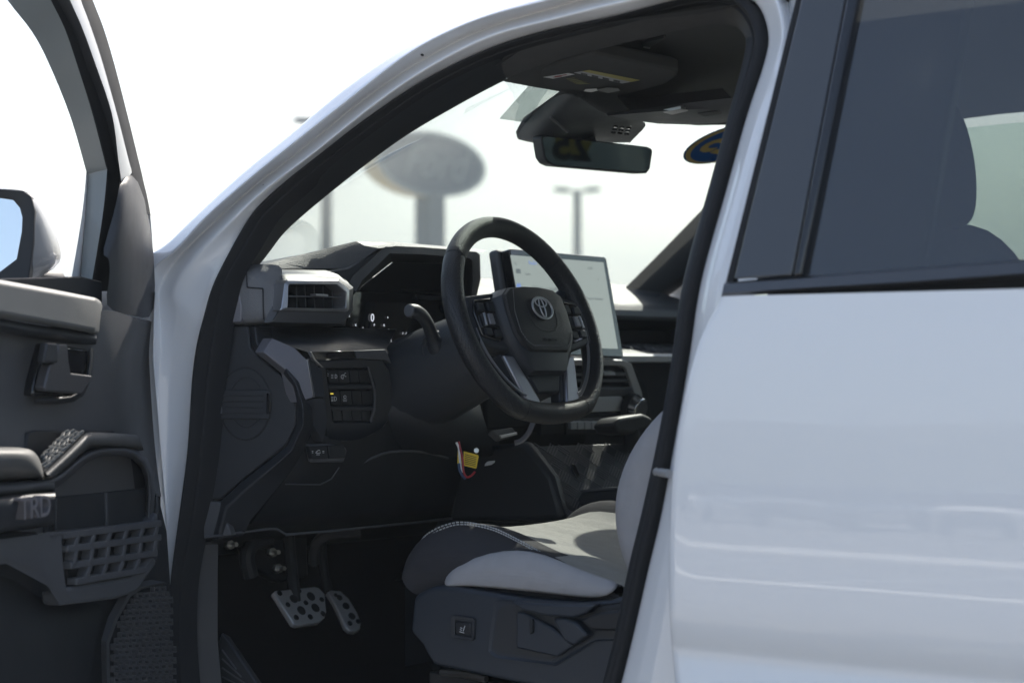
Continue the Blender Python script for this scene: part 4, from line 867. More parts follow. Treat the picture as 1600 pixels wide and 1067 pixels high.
# console with the patterned tray
console = thing_part = loft('centre_console', [[V((x, y, z)) for x in (.40, .20, -.05, -.30, -.9)] for y, z in ((.13, .68), (.135, .95), (.11, .985), (-.11, .985), (-.135, .95), (-.13, .68))], PLASD, truck)
console['label'] = 'black centre console between the front seats'
tw = [Y(828,694,.10), Y(888,800,.10)]
trayn = V((-.80, .25, .62)).normalized()
tp0 = Y(846,720,.115)
def TP(px, py, o=0.0): return PL(px, py, tp0+trayn*o, trayn)
prism('tray_mat', [TP(*p) for p in ((830,697),(990,692),(990,760),(905,806),(884,797))], trayn*(-.01), PLAS, console, bevel=.002)
geo = []
tu = (TP(900,700)-TP(840,705)).normalized(); tv = trayn.cross(tu)
for i in range(9):
    for j in range(6):
        for k in range(5):
            base = TP(836,700)+tu*(.004+i*.030)+(-tv if tv.z > 0 else tv)*(.006+j*.030)
            a_ = R(45 if (i+j) % 2 else -45); dx = tu*math.cos(a_)+tv*math.sin(a_); dy = trayn.cross(dx)
            c_ = base+dy*((k-2)*.0052)
            # keep on the mat
            v_ = c_-CAM; px_ = 800+F_PX*v_.dot(cr)/v_.dot(cd); py_ = 533.5-F_PX*v_.dot(cu)/v_.dot(cd)
            if px_ < 840+(py_-697)*.52 or py_ < 698 or py_ > 796: continue
            geo.append(box_geo(c_+trayn*.0006, (dx, dy, trayn), (.026, .0022, .0010)))
vs, fs = join_geo(geo); mesh('tray_mat_ribs', vs, fs, PLASG, console)
prism('tray_frame', [TP(*p, .012) for p in ((818,694),(829,692),(890,796),(906,801),(884,806),(876,800))], trayn*(-.03), PLASG, console, bevel=.003)
prism('tray_slot', [TP(*p, .004) for p in ((893,724),(899,725),(906,741),(902,746),(894,734))], trayn*(-.003), GLOSSB, console, bevel=.001)
prism('console_front_box', [Y(*p, .09) for p in ((908,766),(984,760),(984,812),(890,803))], (0, -.18, 0), PLASD, console, bevel=.006)
prism('console_box_rim', [Y(*p, .092) for p in ((906,765),(984,758.5),(984,762),(906,768.5))], (0, -.02, 0), PLASG, console, bevel=.001)
prism('tunnel_side', [Y(*p, .16) for p in ((720,700),(820,690),(862,745),(880,812),(700,815))], (0, -.03, 0), PLASD, console, bevel=.01)
# ------------------------------------------------------------------ steering wheel
TAU = R(21); W0 = V((0, .38, 1.34))
we1, we2, wN = V((0, -1, 0)), V((math.sin(TAU), 0, math.cos(TAU))), V((-math.cos(TAU), 0, math.sin(TAU)))
def WL(a, b, h=0.0): return W0+we1*a+we2*b+wN*h
def rimpt(an):
    r_ = .172; a, b = r_*math.cos(an)*1.02, r_*math.sin(an)
    if b < -.145: b = -.145-(-.145-b)*.5
    return a, b
def rim_seg(name, a0, a1, m, parent, n=40, rr=.0174, rh=.0178):
    rows = []
    for i in range(n+1):
        an = R(a0+(a1-a0)*i/n); a, b = rimpt(an); a2, b2 = rimpt(an+.01)
        t = (we1*(a2-a)+we2*(b2-b)).normalized(); o = t.cross(wN).normalized()
        c_ = WL(a, b)
        k_ = rr*(1.0+.10*max(0, math.cos(2*(an-R(0))))*(1 if b < .08 else .5))
        rows.append([c_+o*(k_*math.cos(2*math.pi*j/20))+wN*(rh*math.sin(2*math.pi*j/20)) for j in range(20)])
    return loft(name, rows, m, parent, closed=True)
wheel = rim_seg('steering_wheel', 42, 140, LEATH, truck)
wheel['label'] = 'black leather steering wheel with perforated grips and an oval emblem'
rim_seg('side_grip', 141, 242, PERF, wheel); rim_seg('side_grip', -62, 41, PERF, wheel)
rim_seg('bottom_grip', 243.2, 296.8, LEATH, wheel, n=24)
for an in (41.5, 140.5, 242.6, 297.4): rim_seg('grip_seam', an-.5, an+.5, PLASD, wheel, n=2, rr=.0167, rh=.0172)
# stitching along the inner side of the grips
def stitch_run(a0, a1, n):
    g = []
    for i in range(n):
        an = R(a0+(a1-a0)*i/n); a, b = rimpt(an); a2, b2 = rimpt(an+.008)
        t = (we1*(a2-a)+we2*(b2-b)).normalized(); o = wN.cross(t).normalized()
        if o.dot(WL(a, b)-W0) > 0: o = -o
        c_ = WL(a, b)+o*.0168+wN*.007
        g.append(box_geo(c_, (t, o, wN), (.0022, .0012, .0010)))
    return g
for a_, b_ in ((185, 240), (-60, -5)):
    vs, fs = join_geo(stitch_run(a_, b_, 46)); o = mesh('grip_stitching', vs, fs, STITCH, wheel); o['kind'] = 'stuff'
# hub and airbag cover
def wpoly(pts, h): return [WL(a, b, h) for a, b in pts]
def mirp(half): return half+[(-a, b) for a, b in reversed(half)]
ab = mirp([(.020,.052),(.060,.048),(.078,.036),(.082,.010),(.080,-.030),(.070,-.048),(.050,-.062)])
hub_o = mirp([(.022,.056),(.070,.050),(.090,.036),(.094,.005),(.090,-.036),(.072,-.066),(.046,-.094)])
hubb = loft('hub', [wpoly([(a*1.02, b*1.02) for a, b in hub_o], -.05), wpoly([(a*1.0, b*1.0) for a, b in hub_o], .012), wpoly([(a*.97, b*.97) for a, b in hub_o], .021), wpoly([(a*1.02, b*1.01) for a, b in ab], .028), wpoly([(a*.9, b*.9) for a, b in ab], .0285)], PLAS, wheel, closed=True)
abr = []
for s, h in ((1.0, .022), (1.0, .030), (.97, .0335), (.90, .0355), (.6, .0385), (.25, .040)):
    abr.append(wpoly([(a*s, (b+.003)*s-.003) for a, b in ab], h))
abc = loft('airbag_cover', abr, LEATH, wheel, closed=True)
mesh('airbag_cover_middle', abr[-1], [tuple(range(len(abr[-1])))], LEATH, wheel)
vs, fs = [], []
g = []
def seamline(pts, h, step=.0042):
    out = []
    for (p, q) in zip(pts[:-1], pts[1:]):
        P_, Q_ = WL(*p, h), WL(*q, h); L_ = (Q_-P_).length; n = max(1, int(L_/step)); t = (Q_-P_).normalized(); o = wN.cross(t)
        for k in range(n): out.append(box_geo(P_.lerp(Q_, (k+.5)/n), (t, o, wN), (step*.6, .0013, .0012)))
    return out
vs, fs = join_geo(seamline([(-.056,.044),(-.070,.006),(-.070,-.028),(-.060,-.046),(-.046,-.054),(.046,-.054),(.060,-.046),(.070,-.028)], .0362)); mesh('airbag_stitching', vs, fs, mat('grey_thread', (.16, .16, .165), .8), wheel)
# shield crease below the emblem
cre = [(-.040,.010),(-.040,-.014),(-.026,-.034),(.026,-.034),(.040,-.014),(.040,.010)]
loft('cover_crease', [wpoly(cre, .0372), wpoly([(a*.95, b*.95+.0005) for a, b in cre], .0400), wpoly([(a*.88, b*.86) for a, b in cre], .0402), wpoly([(a*.84, b*.80) for a, b in cre], .0378)], LEATH, wheel, sub=1)
# emblem: three ovals
def oval(name, cx, cy, rx_, ry_, w, h=.0425, n=40):
    rows = []
    for i in range(n):
        an = 2*math.pi*i/n; c_ = WL(cx+rx_*math.cos(an), cy+ry_*math.sin(an), h)
        t = (we1*(-rx_*math.sin(an))+we2*(ry_*math.cos(an))).normalized(); o = t.cross(wN)
        rows.append([c_+o*(w*math.cos(2*math.pi*j/8))+wN*(.6*w*math.sin(2*math.pi*j/8)) for j in range(8)])
    rows.append(rows[0]); return loft(name, rows, SILV, wheel, closed=True)
oval('emblem_ring', 0, .010, .0262, .0185, .0022); oval('emblem_oval', 0, .0195, .0150, .0075, .0015); oval('emblem_oval', 0, .0105, .0062, .0170, .0015)
emb = [( .0262*math.cos(2*math.pi*k/28), .010+.0185*math.sin(2*math.pi*k/28)) for k in range(28)]
prism('emblem_base', wpoly(emb, .0412), wN*(-.006), PLASD, wheel, bevel=0)
text('airbag_lettering', 'SRS AIRBAG', WL(0, -.044, .0384), we1, we2, .0075, mat('debossed_lettering', (.03, .03, .032), .5), wheel, depth=.0003)
# side arms with the thumb switches
for s in (-1, 1):
    arm = [(s*.075,.048),(s*.150,.040),(s*.165,.010),(s*.160,-.038),(s*.110,-.050),(s*.078,-.056)]
    prism('spoke', wpoly(arm, .012), wN*(-.03), PLAS, wheel, bevel=.006, seg=3)
    pad = [(s*.094,.036),(s*.140,.031),(s*.150,.010),(s*.145,-.030),(s*.105,-.040),(s*.092,-.036)]
    prism('switch_pad', wpoly(pad, .016), wN*(-.006), GLOSSB, wheel, bevel=.002)
    for (c_, sz) in (((s*.105,.020),(.016,.016)), ((s*.132,.018),(.016,.014)), ((s*.118,-.004),(.036,.022)), ((s*.106,-.027),(.016,.013)), ((s*.130,-.024),(.016,.013))):
        a, b = c_; w, h = sz[0]/2, sz[1]/2
        prism('thumb_switch', wpoly([(a-w,b+h),(a+w,b+h*.9),(a+w,b-h),(a-w,b-h*.9)], .020), wN*(-.006), PLASD, wheel, bevel=.0012)
    prism('thumb_rocker', wpoly([(s*.112,.006),(s*.124,.006),(s*.126,-.013),(s*.112,-.013)], .0235), wN*(-.006), ACC, wheel, bevel=.0016)
    prism('thumb_rocker_edge', wpoly([(s*.130,.008),(s*.134,.007),(s*.136,-.014),(s*.132,-.015)], .0225), wN*(-.005), SILV, wheel, bevel=.0008)
    # lower diagonal spoke: dark bracket, bright insert
    lo_ = [(s*.094,-.050),(s*.128,-.052),(s*.160,-.072),(s*.120,-.128),(s*.060,-.146),(s*.036,-.142),(s*.058,-.100)]
    prism('lower_spoke', wpoly([(s*.066,-.060),(s*.098,-.056),(s*.084,-.100),(s*.070,-.150),(s*.022,-.150),(s*.040,-.105)], .004), wN*(-.022), PLAS, wheel, bevel=.003)
    prism('spoke_insert', wpoly([(s*.072,-.062),(s*.098,-.060),(s*.084,-.104),(s*.072,-.142),(s*.036,-.143),(s*.053,-.104)], .010), wN*(-.008), SPK, wheel, bevel=.003)
    # bright inner strip that follows the rim
    pts = []
    for k in range(14):
        an = R((-6-56*k/13) if s > 0 else (186+56*k/13)); a, b = rimpt(an); f_ = .868; pts.append(WL(a*f_, b*f_, .010))
    tube('rim_strip', pts, .0026, SILV, wheel, n=8)
hubl = mirp([(.03,-.085),(.050,-.085),(.030,-.125)])
prism('hub_lower', wpoly(hubl, .006), wN*(-.05), PLASD, wheel, bevel=.004)
# steering column and stalks
ax_c = [W0-wN*.012, W0-wN*.05, W0-wN*.10, W0-wN*.20, W0-wN*.30]
col_ = tube('steering_column', [p+V((0, 0, -.012)) for p in ax_c], [.050, .062, .074, .082, .085], PLAS, truck, n=20)
st = [Y(690,552,.432), Y(682,540,.447), Y(676,528,.46), Y(669,508,.482), Y(660,494,.503), Y(650,487,.522), Y(640,485.5,.538)]
tube('turn_signal_stalk', st, [.019, .0165, .0115, .0105, .0108, .0115, .0112], PLAS, col_, n=14, dense=4)
disc('stalk_end', st[-1], (st[-1]-st[-2]), .0111, .0035, PLASG, col_, r2=.0098, bevel=.0012)
rows = []
bc = Y(684, 543, .44); bnrm = V((-.55, .83, .1)).normalized(); ba = bnrm.orthogonal().normalized(); bb = bnrm.cross(ba)
for r_, h in ((.030, -.03), (.029, .0), (.026, .004), (.022, .002), (.019, -.006)):
    rows.append([bc+(ba*math.cos(2*math.pi*k/24)+bb*math.sin(2*math.pi*k/24))*r_+bnrm*h for k in range(24)])
loft('stalk_boot', rows, PLAS, col_, closed=True)
st2 = [V((.06, .31, 1.335)), V((.04, .27, 1.37)), V((.03, .22, 1.395))]
tube('wiper_stalk', st2, [.012, .010, .012], PLAS, col_, n=12, dense=3)
# ------------------------------------------------------------------ mirror, visor, headliner
hl = []
for x in (-.02, -.12, -.3, -.8, -1.4, -1.97):
    hl.append([V((x-(.15*(y/.62)**2 if x > -.2 else 0), y, (1.792 if x < -.2 else (1.782 if x < -.05 else 1.768))-.022*(abs(y)/.6)**3)) for y in (-.66, -.45, -.2, 0, .2, .45, .66)])
head = loft('headliner', hl, HEADL, truck, sub=1)
vz = 1.738
vis_pts = [(799,124.5),(803,121),(924,86),(934,85.5),(1050,110),(1060,114),(1058,120),(1040,132),(985,147),(970,148),(878,140.5)]
vis = prism('sun_visor', [Z(*p, vz) for p in vis_pts], (0, 0, .022), HEADL, truck, bevel=.006, seg=3)
vis['label'] = 'folded-up black sun visor with warning labels'
def vq(name, pts, m, o=.0006): return prism(name, [Z(*p, vz-o) for p in pts], (0, 0, .0004), m, vis, bevel=0)
vq('airbag_label', [(849,121.2),(888,115),(898,116.8),(864,123.6)], WHT)
vq('airbag_label_mark', [(866,120),(884,117.2),(886,117.8),(868,120.6)], RED, .0012)
vq('airbag_label_mark', [(864,121.4),(876,119.6),(878,120.2),(868,121.8)], RED, .0012)
vq('rollover_label', [(897,114.2),(910,112),(986,128.6),(972,131)], mat('label_white', (.42, .42, .44), .6))
vq('rollover_label_strip', [(910,112),(921,110.2),(1000,126),(986,128.6)], YEL2)
for k in range(4):
    for t in (0, 1): vq('label_print', [(908+k*17,114.6+k*3.6+t*1.6),(918+k*17,116.8+k*3.6+t*1.6),(917+k*17,117.5+k*3.6+t*1.6),(907+k*17,115.3+k*3.6+t*1.6)], PLASD, .0012)
for k in range(5):
    vq('olive_label_print', [(884+k*3.5,123.6+k*1.9),(897+k*4.2,121.8+k*2.1),(899+k*6.0,122.5+k*2.2),(886+k*5.2,124.5+k*2.0)], mat('olive_print', (.16, .15, .05), .7), .0009)
vq('vanity_clip', [(912,143),(915,140),(932,139),(934,142),(924,144.5)], SILV, .003)
vq('vanity_latch', [(932,141),(950,137),(966,138),(969,142),(950,146)], PLAS, .004)
# grab handle dimple on the ceiling
prism('ceiling_clip', [Z(*p, 1.772) for p in ((1003,71),(1011,66),(1038,60),(1041,61),(1016,75.5),(1006,76))], (0, 0, .02), PLASD, head, bevel=.002)
tube('ceiling_clip_edge', [Z(1006,74,1.771), Z(1015,75.5,1.771)], .0015, SILV, head, n=6)
hp = [(770,122),(789,128),(826,135),(873,143),(907,159),(944,178),(1000,190),(1070,195),(1120,194),(1180,188)]
ha = [ws_hit(*q) for q in hp]
loft('header_trim', [ha, [q+V((-.03, 0, -.004)) for q in ha], [q+V((-.14, 0, .02)) for q in ha], [q+V((-.22, 0, .05)) for q in ha]], HEADL, head)
# overhead console
oc = [(944,178),(960,181),(1000,190),(1040,195),(1090,195),(1150,190),(1160,150),(1100,158),(1010,170)]
ocz = 1.705
over = loft('overhead_console', [[Z(p[0], p[1], 1.70) for p in ((946,177.5),(1000,171),(1060,163),(1110,157),(1175,150))], [Z(*p, 1.690) for p in ((950,181),(1000,177),(1060,172),(1110,170),(1175,164))], [Z(*p, 1.690) for p in ((985,187),(1020,190),(1060,189),(1110,188),(1175,180))], [Z(*p, 1.70) for p in ((1000,190),(1030,194),(1070,195),(1110,194),(1175,187))], [Z(p[0], p[1], 1.70)+V((.06, 0, .06)) for p in ((1000,190),(1030,194),(1070,195),(1110,194),(1175,187))]], PLASG, truck)
prism('console_lamp', [Z(*p, 1.6885) for p in ((1036,176.5),(1064,171),(1075,174),(1050,180))], (0, 0, .006), SILV, over, bevel=.001)
prism('console_switch', [Z(*p, 1.6885) for p in ((1090,178),(1120,174),(1128,178),(1100,183))], (0, 0, .006), PLASD, over, bevel=.001)
# mirror mount / camera housing
def MX(px, py, x): return X(px, py, x)
hs_top = [X(*p) for p in ((874,146,.03),(890,147,.0),(905,152,-.02),(925,166,-.03),(946,180,-.03),(985,186,-.02),(1014,191,-.01))]
hs_mid = [X(*p) for p in ((838,172,.13),(855,180,.08),(880,182,.05),(915,188,.04),(942,194,.03),(980,200,.03),(1006,202,.04))]
hs_low = [X(*p) for p in ((808,207,.20),(830,218,.15),(865,214,.11),(905,212,.10),(938,212,.09),(965,217,.09),(985,222,.10))]
hs_end = [X(*p) for p in ((810,222,.21),(832,228,.17),(865,232,.15),(905,230,.14),(938,228,.14),(965,226,.14),(985,224,.14))]
hs_back = [ws_hit(*p) for p in ((806,212),(820,214),(850,215),(900,216),(940,216),(970,218),(985,222))]
mm = loft('sensor_housing', [hs_top, hs_mid, hs_low, hs_end, hs_back], PLAS, truck, sub=1)
sd = [X(874,143.5,.035), X(818,184,.17), X(806,206,.205), X(808,216,.21)]
loft('housing_left_wall', [sd, [p+V((-.03, -.006, -.004)) for p in (X(886,147,.02), X(836,190,.15), X(822,214,.18), X(822,224,.19))], ], PLASG, mm, sub=0)
for k in range(4):
    for j in range(3):
        a = X(963+j*10.5-k*1.6, 193.5+k*4.6+j*1.2, .022)
        box('housing_louvre', a, (.004, .0095, .0035), GLOSSB, mm, bevel=0)
prism('housing_edge_light', [X(*p, .07) for p in ((860,184),(863,183),(889,206),(886,208)) ], (.004, 0, 0), PLASG, mm, bevel=0)
OVD = mat('sticker_dark_print', (.03, .04, .05), .6)
mirn = V((-.93, .36, -.06)).normalized(); mc = X(932, 240, .085)
def MP(px, py, o=0.0): return PL(px, py, mc+mirn*o, mirn)
mo = [(845,216),(847,212.5),(852,211),(1012,229.5),(1019,233),(1020,238),(1016,264),(1011,271),(1003,271.5),(866,259.5),(856,255),(850,246)]
rvm = prism('rearview_mirror', [MP(*p) for p in mo], mirn*(-.030), PLASD, truck, bevel=.005, seg=3)
rvm['label'] = 'frameless rearview mirror hanging from the windshield'
prism('mirror_face', [MP(932+(p[0]-932)*.968, 241+(p[1]-241)*.90, .0012) for p in mo], mirn*(-.002), DMIRR, rvm, bevel=0)
yst = []
for q_ in ((868, 214.5), (925, 221), (915, 243), (862, 240)):
    r_ = ray(*q_); p_ = MP(*q_); rf = r_-mirn*(2*r_.dot(mirn)); yst.append(p_+rf*((-1.955-p_.x)/rf.x))
YST = translucent('yellow_translucent_sticker', (.70, .58, .18))
rst = mesh('rear_window_sticker', yst, [(0, 1, 2, 3)], YST, truck)
yc = sum(yst, V())/4; yr = (yst[1]-yst[0]).normalized()
text('sticker_print', '25', yc+V((.003, 0, 0)), V((0, 1, 0)), V((0, 0, 1)), .12, OVD, rst, depth=.0003, bold=.004)
tube('mirror_stem', [MP(925, 235, -.02), X(915, 210, .12)], .014, PLASD, rvm, n=12)
# far front pillar trim
loft('far_pillar_trim', [[Y(*p, -.655) for p in ((955,472),(970,456),(1015,412),(1060,366),(1105,319),(1180,245))], [Y(*p, -.68) for p in ((960,480),(976,460),(1022,414),(1067,370),(1110,326),(1190,252))], [Y(*p, -.74) for p in ((980,500),(1040,465),(1085,425),(1120,385),(1150,345),(1215,270))], [Y(*p, -.80) for p in ((985,500),(1045,465),(1092,425),(1126,385),(1156,345),(1220,270))]], PLASD, truck, sub=1)
# oval sticker on the glass
oc_ = ws_hit(1136, 225, .012); 
sx = (ws_hit(1150, 226, .012)-ws_hit(1110, 220, .012)); sx = V((0, -1, 0)); 
p_a, p_b = ws(oc_.y, .70), ws(oc_.y, .80); sy = (p_b-p_a).normalized(); snn = sx.cross(sy)
def stk_pt(u, v, o=0.0): return oc_+sx*u+sy*v+snn*o
def sov(a, b, o, du=0.0): return [stk_pt(du+a*math.cos(2*math.pi*k/40), b*math.sin(2*math.pi*k/40), o) for k in range(40)]
OVB = translucent('sticker_blue', (.02, .08, .18)); OVG = translucent('sticker_gold', (.62, .48, .17))
stick = prism('model_year_sticker', sov(.104, .086, 0), snn*(-.0008), OVB, wsh, bevel=0)
ringframe('sticker_ring', sov(.100, .082, .0012), sov(.092, .075, .0012, .005), snn*(-.0004), OVG, wsh, bevel=0)
text('sticker_number', '25', stk_pt(-.010, 0, .0014), -sx, sy, .118, OVG, wsh, depth=.0003, bold=.0025)
# ------------------------------------------------------------------ driver seat
prof_px = [(648,884),(650,866),(656,848),(668,832),(694,819),(725,814),(769,822),(808,840),(848,862),(900,889),(950,908),(985,920)]
crest = [Y(p[0], p[1], .585) for p in prof_px]
zs = 1.0
def crow(y, dz, dx=0.0, k=1.0): return [V((p.x+dx, y, p.z+dz)) for p in crest]
bot = [Y(p[0], p[1], .635) for p in ((652,930),(654,927),(658,925),(664,923),(690,921),(720,920),(765,922),(805,928),(845,934),(895,936),(945,938),(985,940))]
outer = [p.lerp(q, .45)+V((0, .042, .008)) for p, q in zip(crest, bot)]
outer2 = [p.lerp(q, .8)+V((0, .020, .0)) for p, q in zip(crest, bot)]
def crest_at(x):
    for p, q in zip(crest[:-1], crest[1:]):
        if q.x <= x <= p.x or p.x <= x <= q.x:
            t = (x-p.x)/((q.x-p.x) or 1e-6); return p.z+(q.z-p.z)*t
    return crest[-1].z
zc = lambda x: 1.013-.038*max(0, min(1.6, (-x-.03)/.20))
inner1 = [V((p.x, .545, max(p.z-.004, zc(p.x)+.002) if p.x < .035 else p.z-.01)) for p in crest]
cen = [V((min(p.x, .065), .505, zc(p.x) if p.x < .02 else zc(p.x)-(p.x-.02)*1.1)) for p in crest]
cen2 = [V((min(p.x, .075), .38, zc(p.x)-.004 if p.x < .02 else zc(p.x)-(p.x-.02)*1.1)) for p in crest]
def refl(r_): return [V((p.x, .76-p.y, p.z)) for p in r_]
seat = loft('driver_seat', [bot, outer2, outer, [p+V((0, .018, -.006)) for p in crest], crest, [p+V((0, -.02, -.003)) for p in crest], inner1], FABD, truck, sub=1)
seat['label'] = 'grey and charcoal cloth driver seat'
loft('cushion_centre', [inner1, cen, cen2, refl(cen), refl(inner1)], FABC, seat, sub=1)
loft('far_bolster', [refl(inner1), refl([p+V((0, -.02, .012)) for p in crest]), refl([p+V((0, 0, .016)) for p in crest]), refl([p+V((0, .018, -.006)) for p in crest]), refl(outer), refl(bot)], FABD, seat, sub=1)
ins = [[(702,914),(703,903),(712,890),(729,878),(769,864),(812,858.5),(852,866),(900,890),(940,906),(971,916)], [(702,916),(706,912),(716,904),(732,896),(769,888),(812,884),(852,890),(900,904),(938,916),(966,922)], [(703,918),(710,917),(720,916),(736,916),(769,919),(812,923),(852,928),(890,931),(925,935),(955,932)]]
loft('cushion_side_panel', [[Y(*p, .634) for p in ins[0]], [Y(*p, .648) for p in ins[1]], [Y(*p, .650) for p in ins[2]]], FABL, seat, sub=1, solid=.01)
bt0 = [Y(*p, .632) for p in ((846,864),(870,875),(900,889),(940,905),(972,915.5),(990,921))]
def up_(y, dz): return [V((q.x, y, crest_at(q.x)+dz)) for q in bt0]
loft('bolster_top_cover', [bt0, up_(.615, .006), up_(.585, .007), up_(.560, .006), [V((q.x, .535, zc(q.x)+.006)) for q in bt0], [V((q.x, .50, zc(q.x)+.001)) for q in bt0]], FABC, seat, sub=1)
# double white stitching along the front bolster
def dashes(pts3, step, m, name, nrm, parent, w=.0016, ln=.62):
    g = []; pts3 = catmull(pts3, 5); acc = 0
    for p, q in zip(pts3[:-1], pts3[1:]):
        L_ = (q-p).length; n = max(1, round(L_/step)); t = (q-p).normalized(); o = V(nrm).cross(t).normalized()
        for k in range(n): g.append(box_geo(p.lerp(q, (k+.5)/n), (t, o, V(nrm)), (L_/n*ln, w, .0015)))
    v_, f_ = join_geo(g); return mesh(name, v_, f_, m, parent)
for dy in (0.0, 3.4):
    dashes([Y(a+(2.5 if dy and a < 700 else 0), b+dy+(-0.5), .603) for a, b in ((651,858),(658,845),(669,833.5),(694,821),(725,816),(769,824.5),(808,842.5),(846,863.5))], .0062, STITCH, 'cushion_stitching', (0, .8, .6), seat)
# backrest: lofted up from the cushion, leaning back
bl = [(985,905),(968,862),(960,820),(959,775),(974,722),(1005,670),(1047,626),(1100,560)]
front = [Y(*p, .60) for p in bl]
top_pts = [V((-.62, .60, 1.36)), V((-.655, .58, 1.43))]
front = front[:7]+[V((-.47, .60, 1.235)), V((-.55, .59, 1.34)), V((-.60, .56, 1.42))]
backp = [p+V((-.17, .0, 0)) for p in front]
seatb = loft('backrest', [[V((p.x-.02, .385, p.z)) for p in front], [V((p.x-.015, .48, p.z)) for p in front], [p+V((.0, -.05, 0)) for p in front], [p+V((.01, -.015, 0)) for p in front], [p+V((-.015, .022, 0)) for p in front], [p+V((-.07, .035, 0)) for p in front], backp, [V((p.x-.0, .385, p.z)) for p in backp]], FABL, seat, sub=2)
loft('backrest_far_half', [refl(r_) for r_ in ([V((p.x-.02, .385, p.z)) for p in front], [V((p.x-.015, .48, p.z)) for p in front], [p+V((.0, -.05, 0)) for p in front], [p+V((.01, -.015, 0)) for p in front], [p+V((-.015, .022, 0)) for p in front], [p+V((-.07, .035, 0)) for p in front], backp, [V((p.x-.0, .385, p.z)) for p in backp])], FABL, seat, sub=2)
loft('backrest_top', [[V((x, y, z)) for x, z in ((-.585,1.39),(-.612,1.486),(-.73,1.492),(-.80,1.39))] for y in (.58, .56, .38, .20, .18)], FABD, seat, sub=2)
hr = []
for z, w, x0, x1 in ((1.468,.095,-.655,-.735),(1.476,.122,-.63,-.76),(1.53,.124,-.632,-.765),(1.58,.098,-.64,-.765),(1.64,.066,-.655,-.755),(1.665,.03,-.69,-.73)):
    hr.append([V((x0, .38-w*.8, z)), V(((x0+x1)/2, .38-w, z)), V((x1, .38-w*.85, z)), V((x1-.008, .38, z)), V((x1, .38+w*.85, z)), V(((x0+x1)/2, .38+w, z)), V((x0, .38+w*.8, z)), V((x0-.012, .38, z))])
headr = loft('headrest', hr, FABD, seat, closed=True, sub=2)
mesh('headrest_top', hr[-1], [tuple(range(8))], FABD, seat); mesh('headrest_bottom', hr[0], [tuple(range(8))], FABD, seat)
for s in (-1, 1): tube('headrest_post', [V((-.695, .38+s*.05, 1.44)), V((-.695, .38+s*.05, 1.50))], .006, CHROME, seat, n=10)
tube('insert_piping', [Y(*q, .634) for q in ins[0]], .0022, FABD, seat, n=8, dense=4)
tube('insert_crease', [Y(*q, .651) for q in ((735,907),(790,901),(850,907),(905,918))], .0016, FABL, seat, n=6, dense=4)
# plastic side shield
sh = [(646,934),(653,926),(677,915.5),(712,917),(770,926),(820,935),(900,941),(950,938),(984,926),(984,1110),(900,1085),(804,1066),(712,1046),(677,1038),(668,1025),(659,1007),(644,990),(641,984)]
SHIELD = mat('navy_black_plastic', (.024, .031, .043), .48, bump=.35, bscale=900, rvar=.06, vscale=12)
prism('side_shield', [Y(*p, .665) for p in sh], (0, -.10, 0), SHIELD, seat, bevel=.012, seg=4)
ringframe('shield_recess', [Y(*p, .668) for p in ((770,940),(786,936),(930,945),(984,938),(984,1000),(930,1002),(868,1040),(772,1028),(761,1018))], [Y(*p, .668) for p in ((778,952),(792,944),(926,951),(984,944),(984,994),(926,996),(862,1030),(780,1019),(770,1012))], (0, -.004, 0), SHIELD, seat, bevel=.001, inner_push=(0, -.006, 0))
prism('shield_recess_floor', [Y(*p, .6665) for p in ((778,952),(792,944),(926,951),(984,944),(984,994),(926,996),(862,1030),(780,1019),(770,1012))], (0, -.003, 0), PLAS, seat, bevel=0)
prism('height_lever', [Y(*p, .690) for p in ((796,939),(870,943),(930,944),(915,958),(895,965),(850,962),(815,953))], (0, -.02, 0), SHIELD, seat, bevel=.004)
prism('recline_lever', [Y(*p, .684) for p in ((862,966),(880,964),(900,972),(918,992),(895,1008),(880,1000))], (0, -.02, 0), SHIELD, seat, bevel=.004)
prism('shield_step', [Y(*p, .676) for p in ((806,955),(820,957),(862,980),(895,1008),(870,1026),(806,1012))], (0, -.01, 0), SHIELD, seat, bevel=.003)
prism('shield_grip_slot', [Y(*p, .681) for p in ((826,967),(832,967),(832,988),(827,991))], (0, -.006, 0), PLASD, seat, bevel=.002)
prism('seat_hinge_cover', [Y(*p, .688) for p in ((905,968),(935,956),(984,950),(984,985),(925,985))], (0, -.02, 0), PLASD, seat, bevel=.004)
ringframe('seat_switch_frame', [Y(*p, .670) for p in ((704,964),(708,961),(738,965),(741,968),(740,998),(736,1001),(706,996),(703,993))], [Y(*p, .669) for p in ((711,969),(712,968),(736,971.5),(737,972.5),(736.5,994),(735.5,995),(711.5,991),(710.5,990))], (0, -.01, 0), PLAS, seat, bevel=.001)
prism('seat_switch', [Y(*p, .671) for p in ((711.5,970),(735.5,973),(735.5,993.5),(711.5,989.5))], (0, -.01, 0), PLASD, seat, bevel=.002)
SX_ = lambda px, py, o: Y(px, py, .6715+o)
glyph([[(-.7,.6),(.3,.9)], [(.1,.5),(.5,-.7)], [(-.6,.1),(-.2,.3)], [(-.5,-.3),(-.1,-.1)]], 723, 982, 7, fn=SX_, w=.0006)
tube('seat_adjust_bar', [Y(690,1050,.62), Y(720,1052,.62), Y(760,1060,.62)], .006, STEEL, seat, n=8)
prism('seat_rail', [Y(*p, .60) for p in ((670,1048),(800,1070),(990,1105),(990,1160),(670,1100))], (0, -.06, 0), PLASD, seat, bevel=.003)
loft('seat_underside', [[V((x, y, .90)) for x in (.03, -.40)] for y in (.62, .14)], PLASD, seat)
loft('seat_front_skirt', [[V((.055, y, z)) for z in (.95, .80)] for y in (.62, .14)], PLASD, seat)
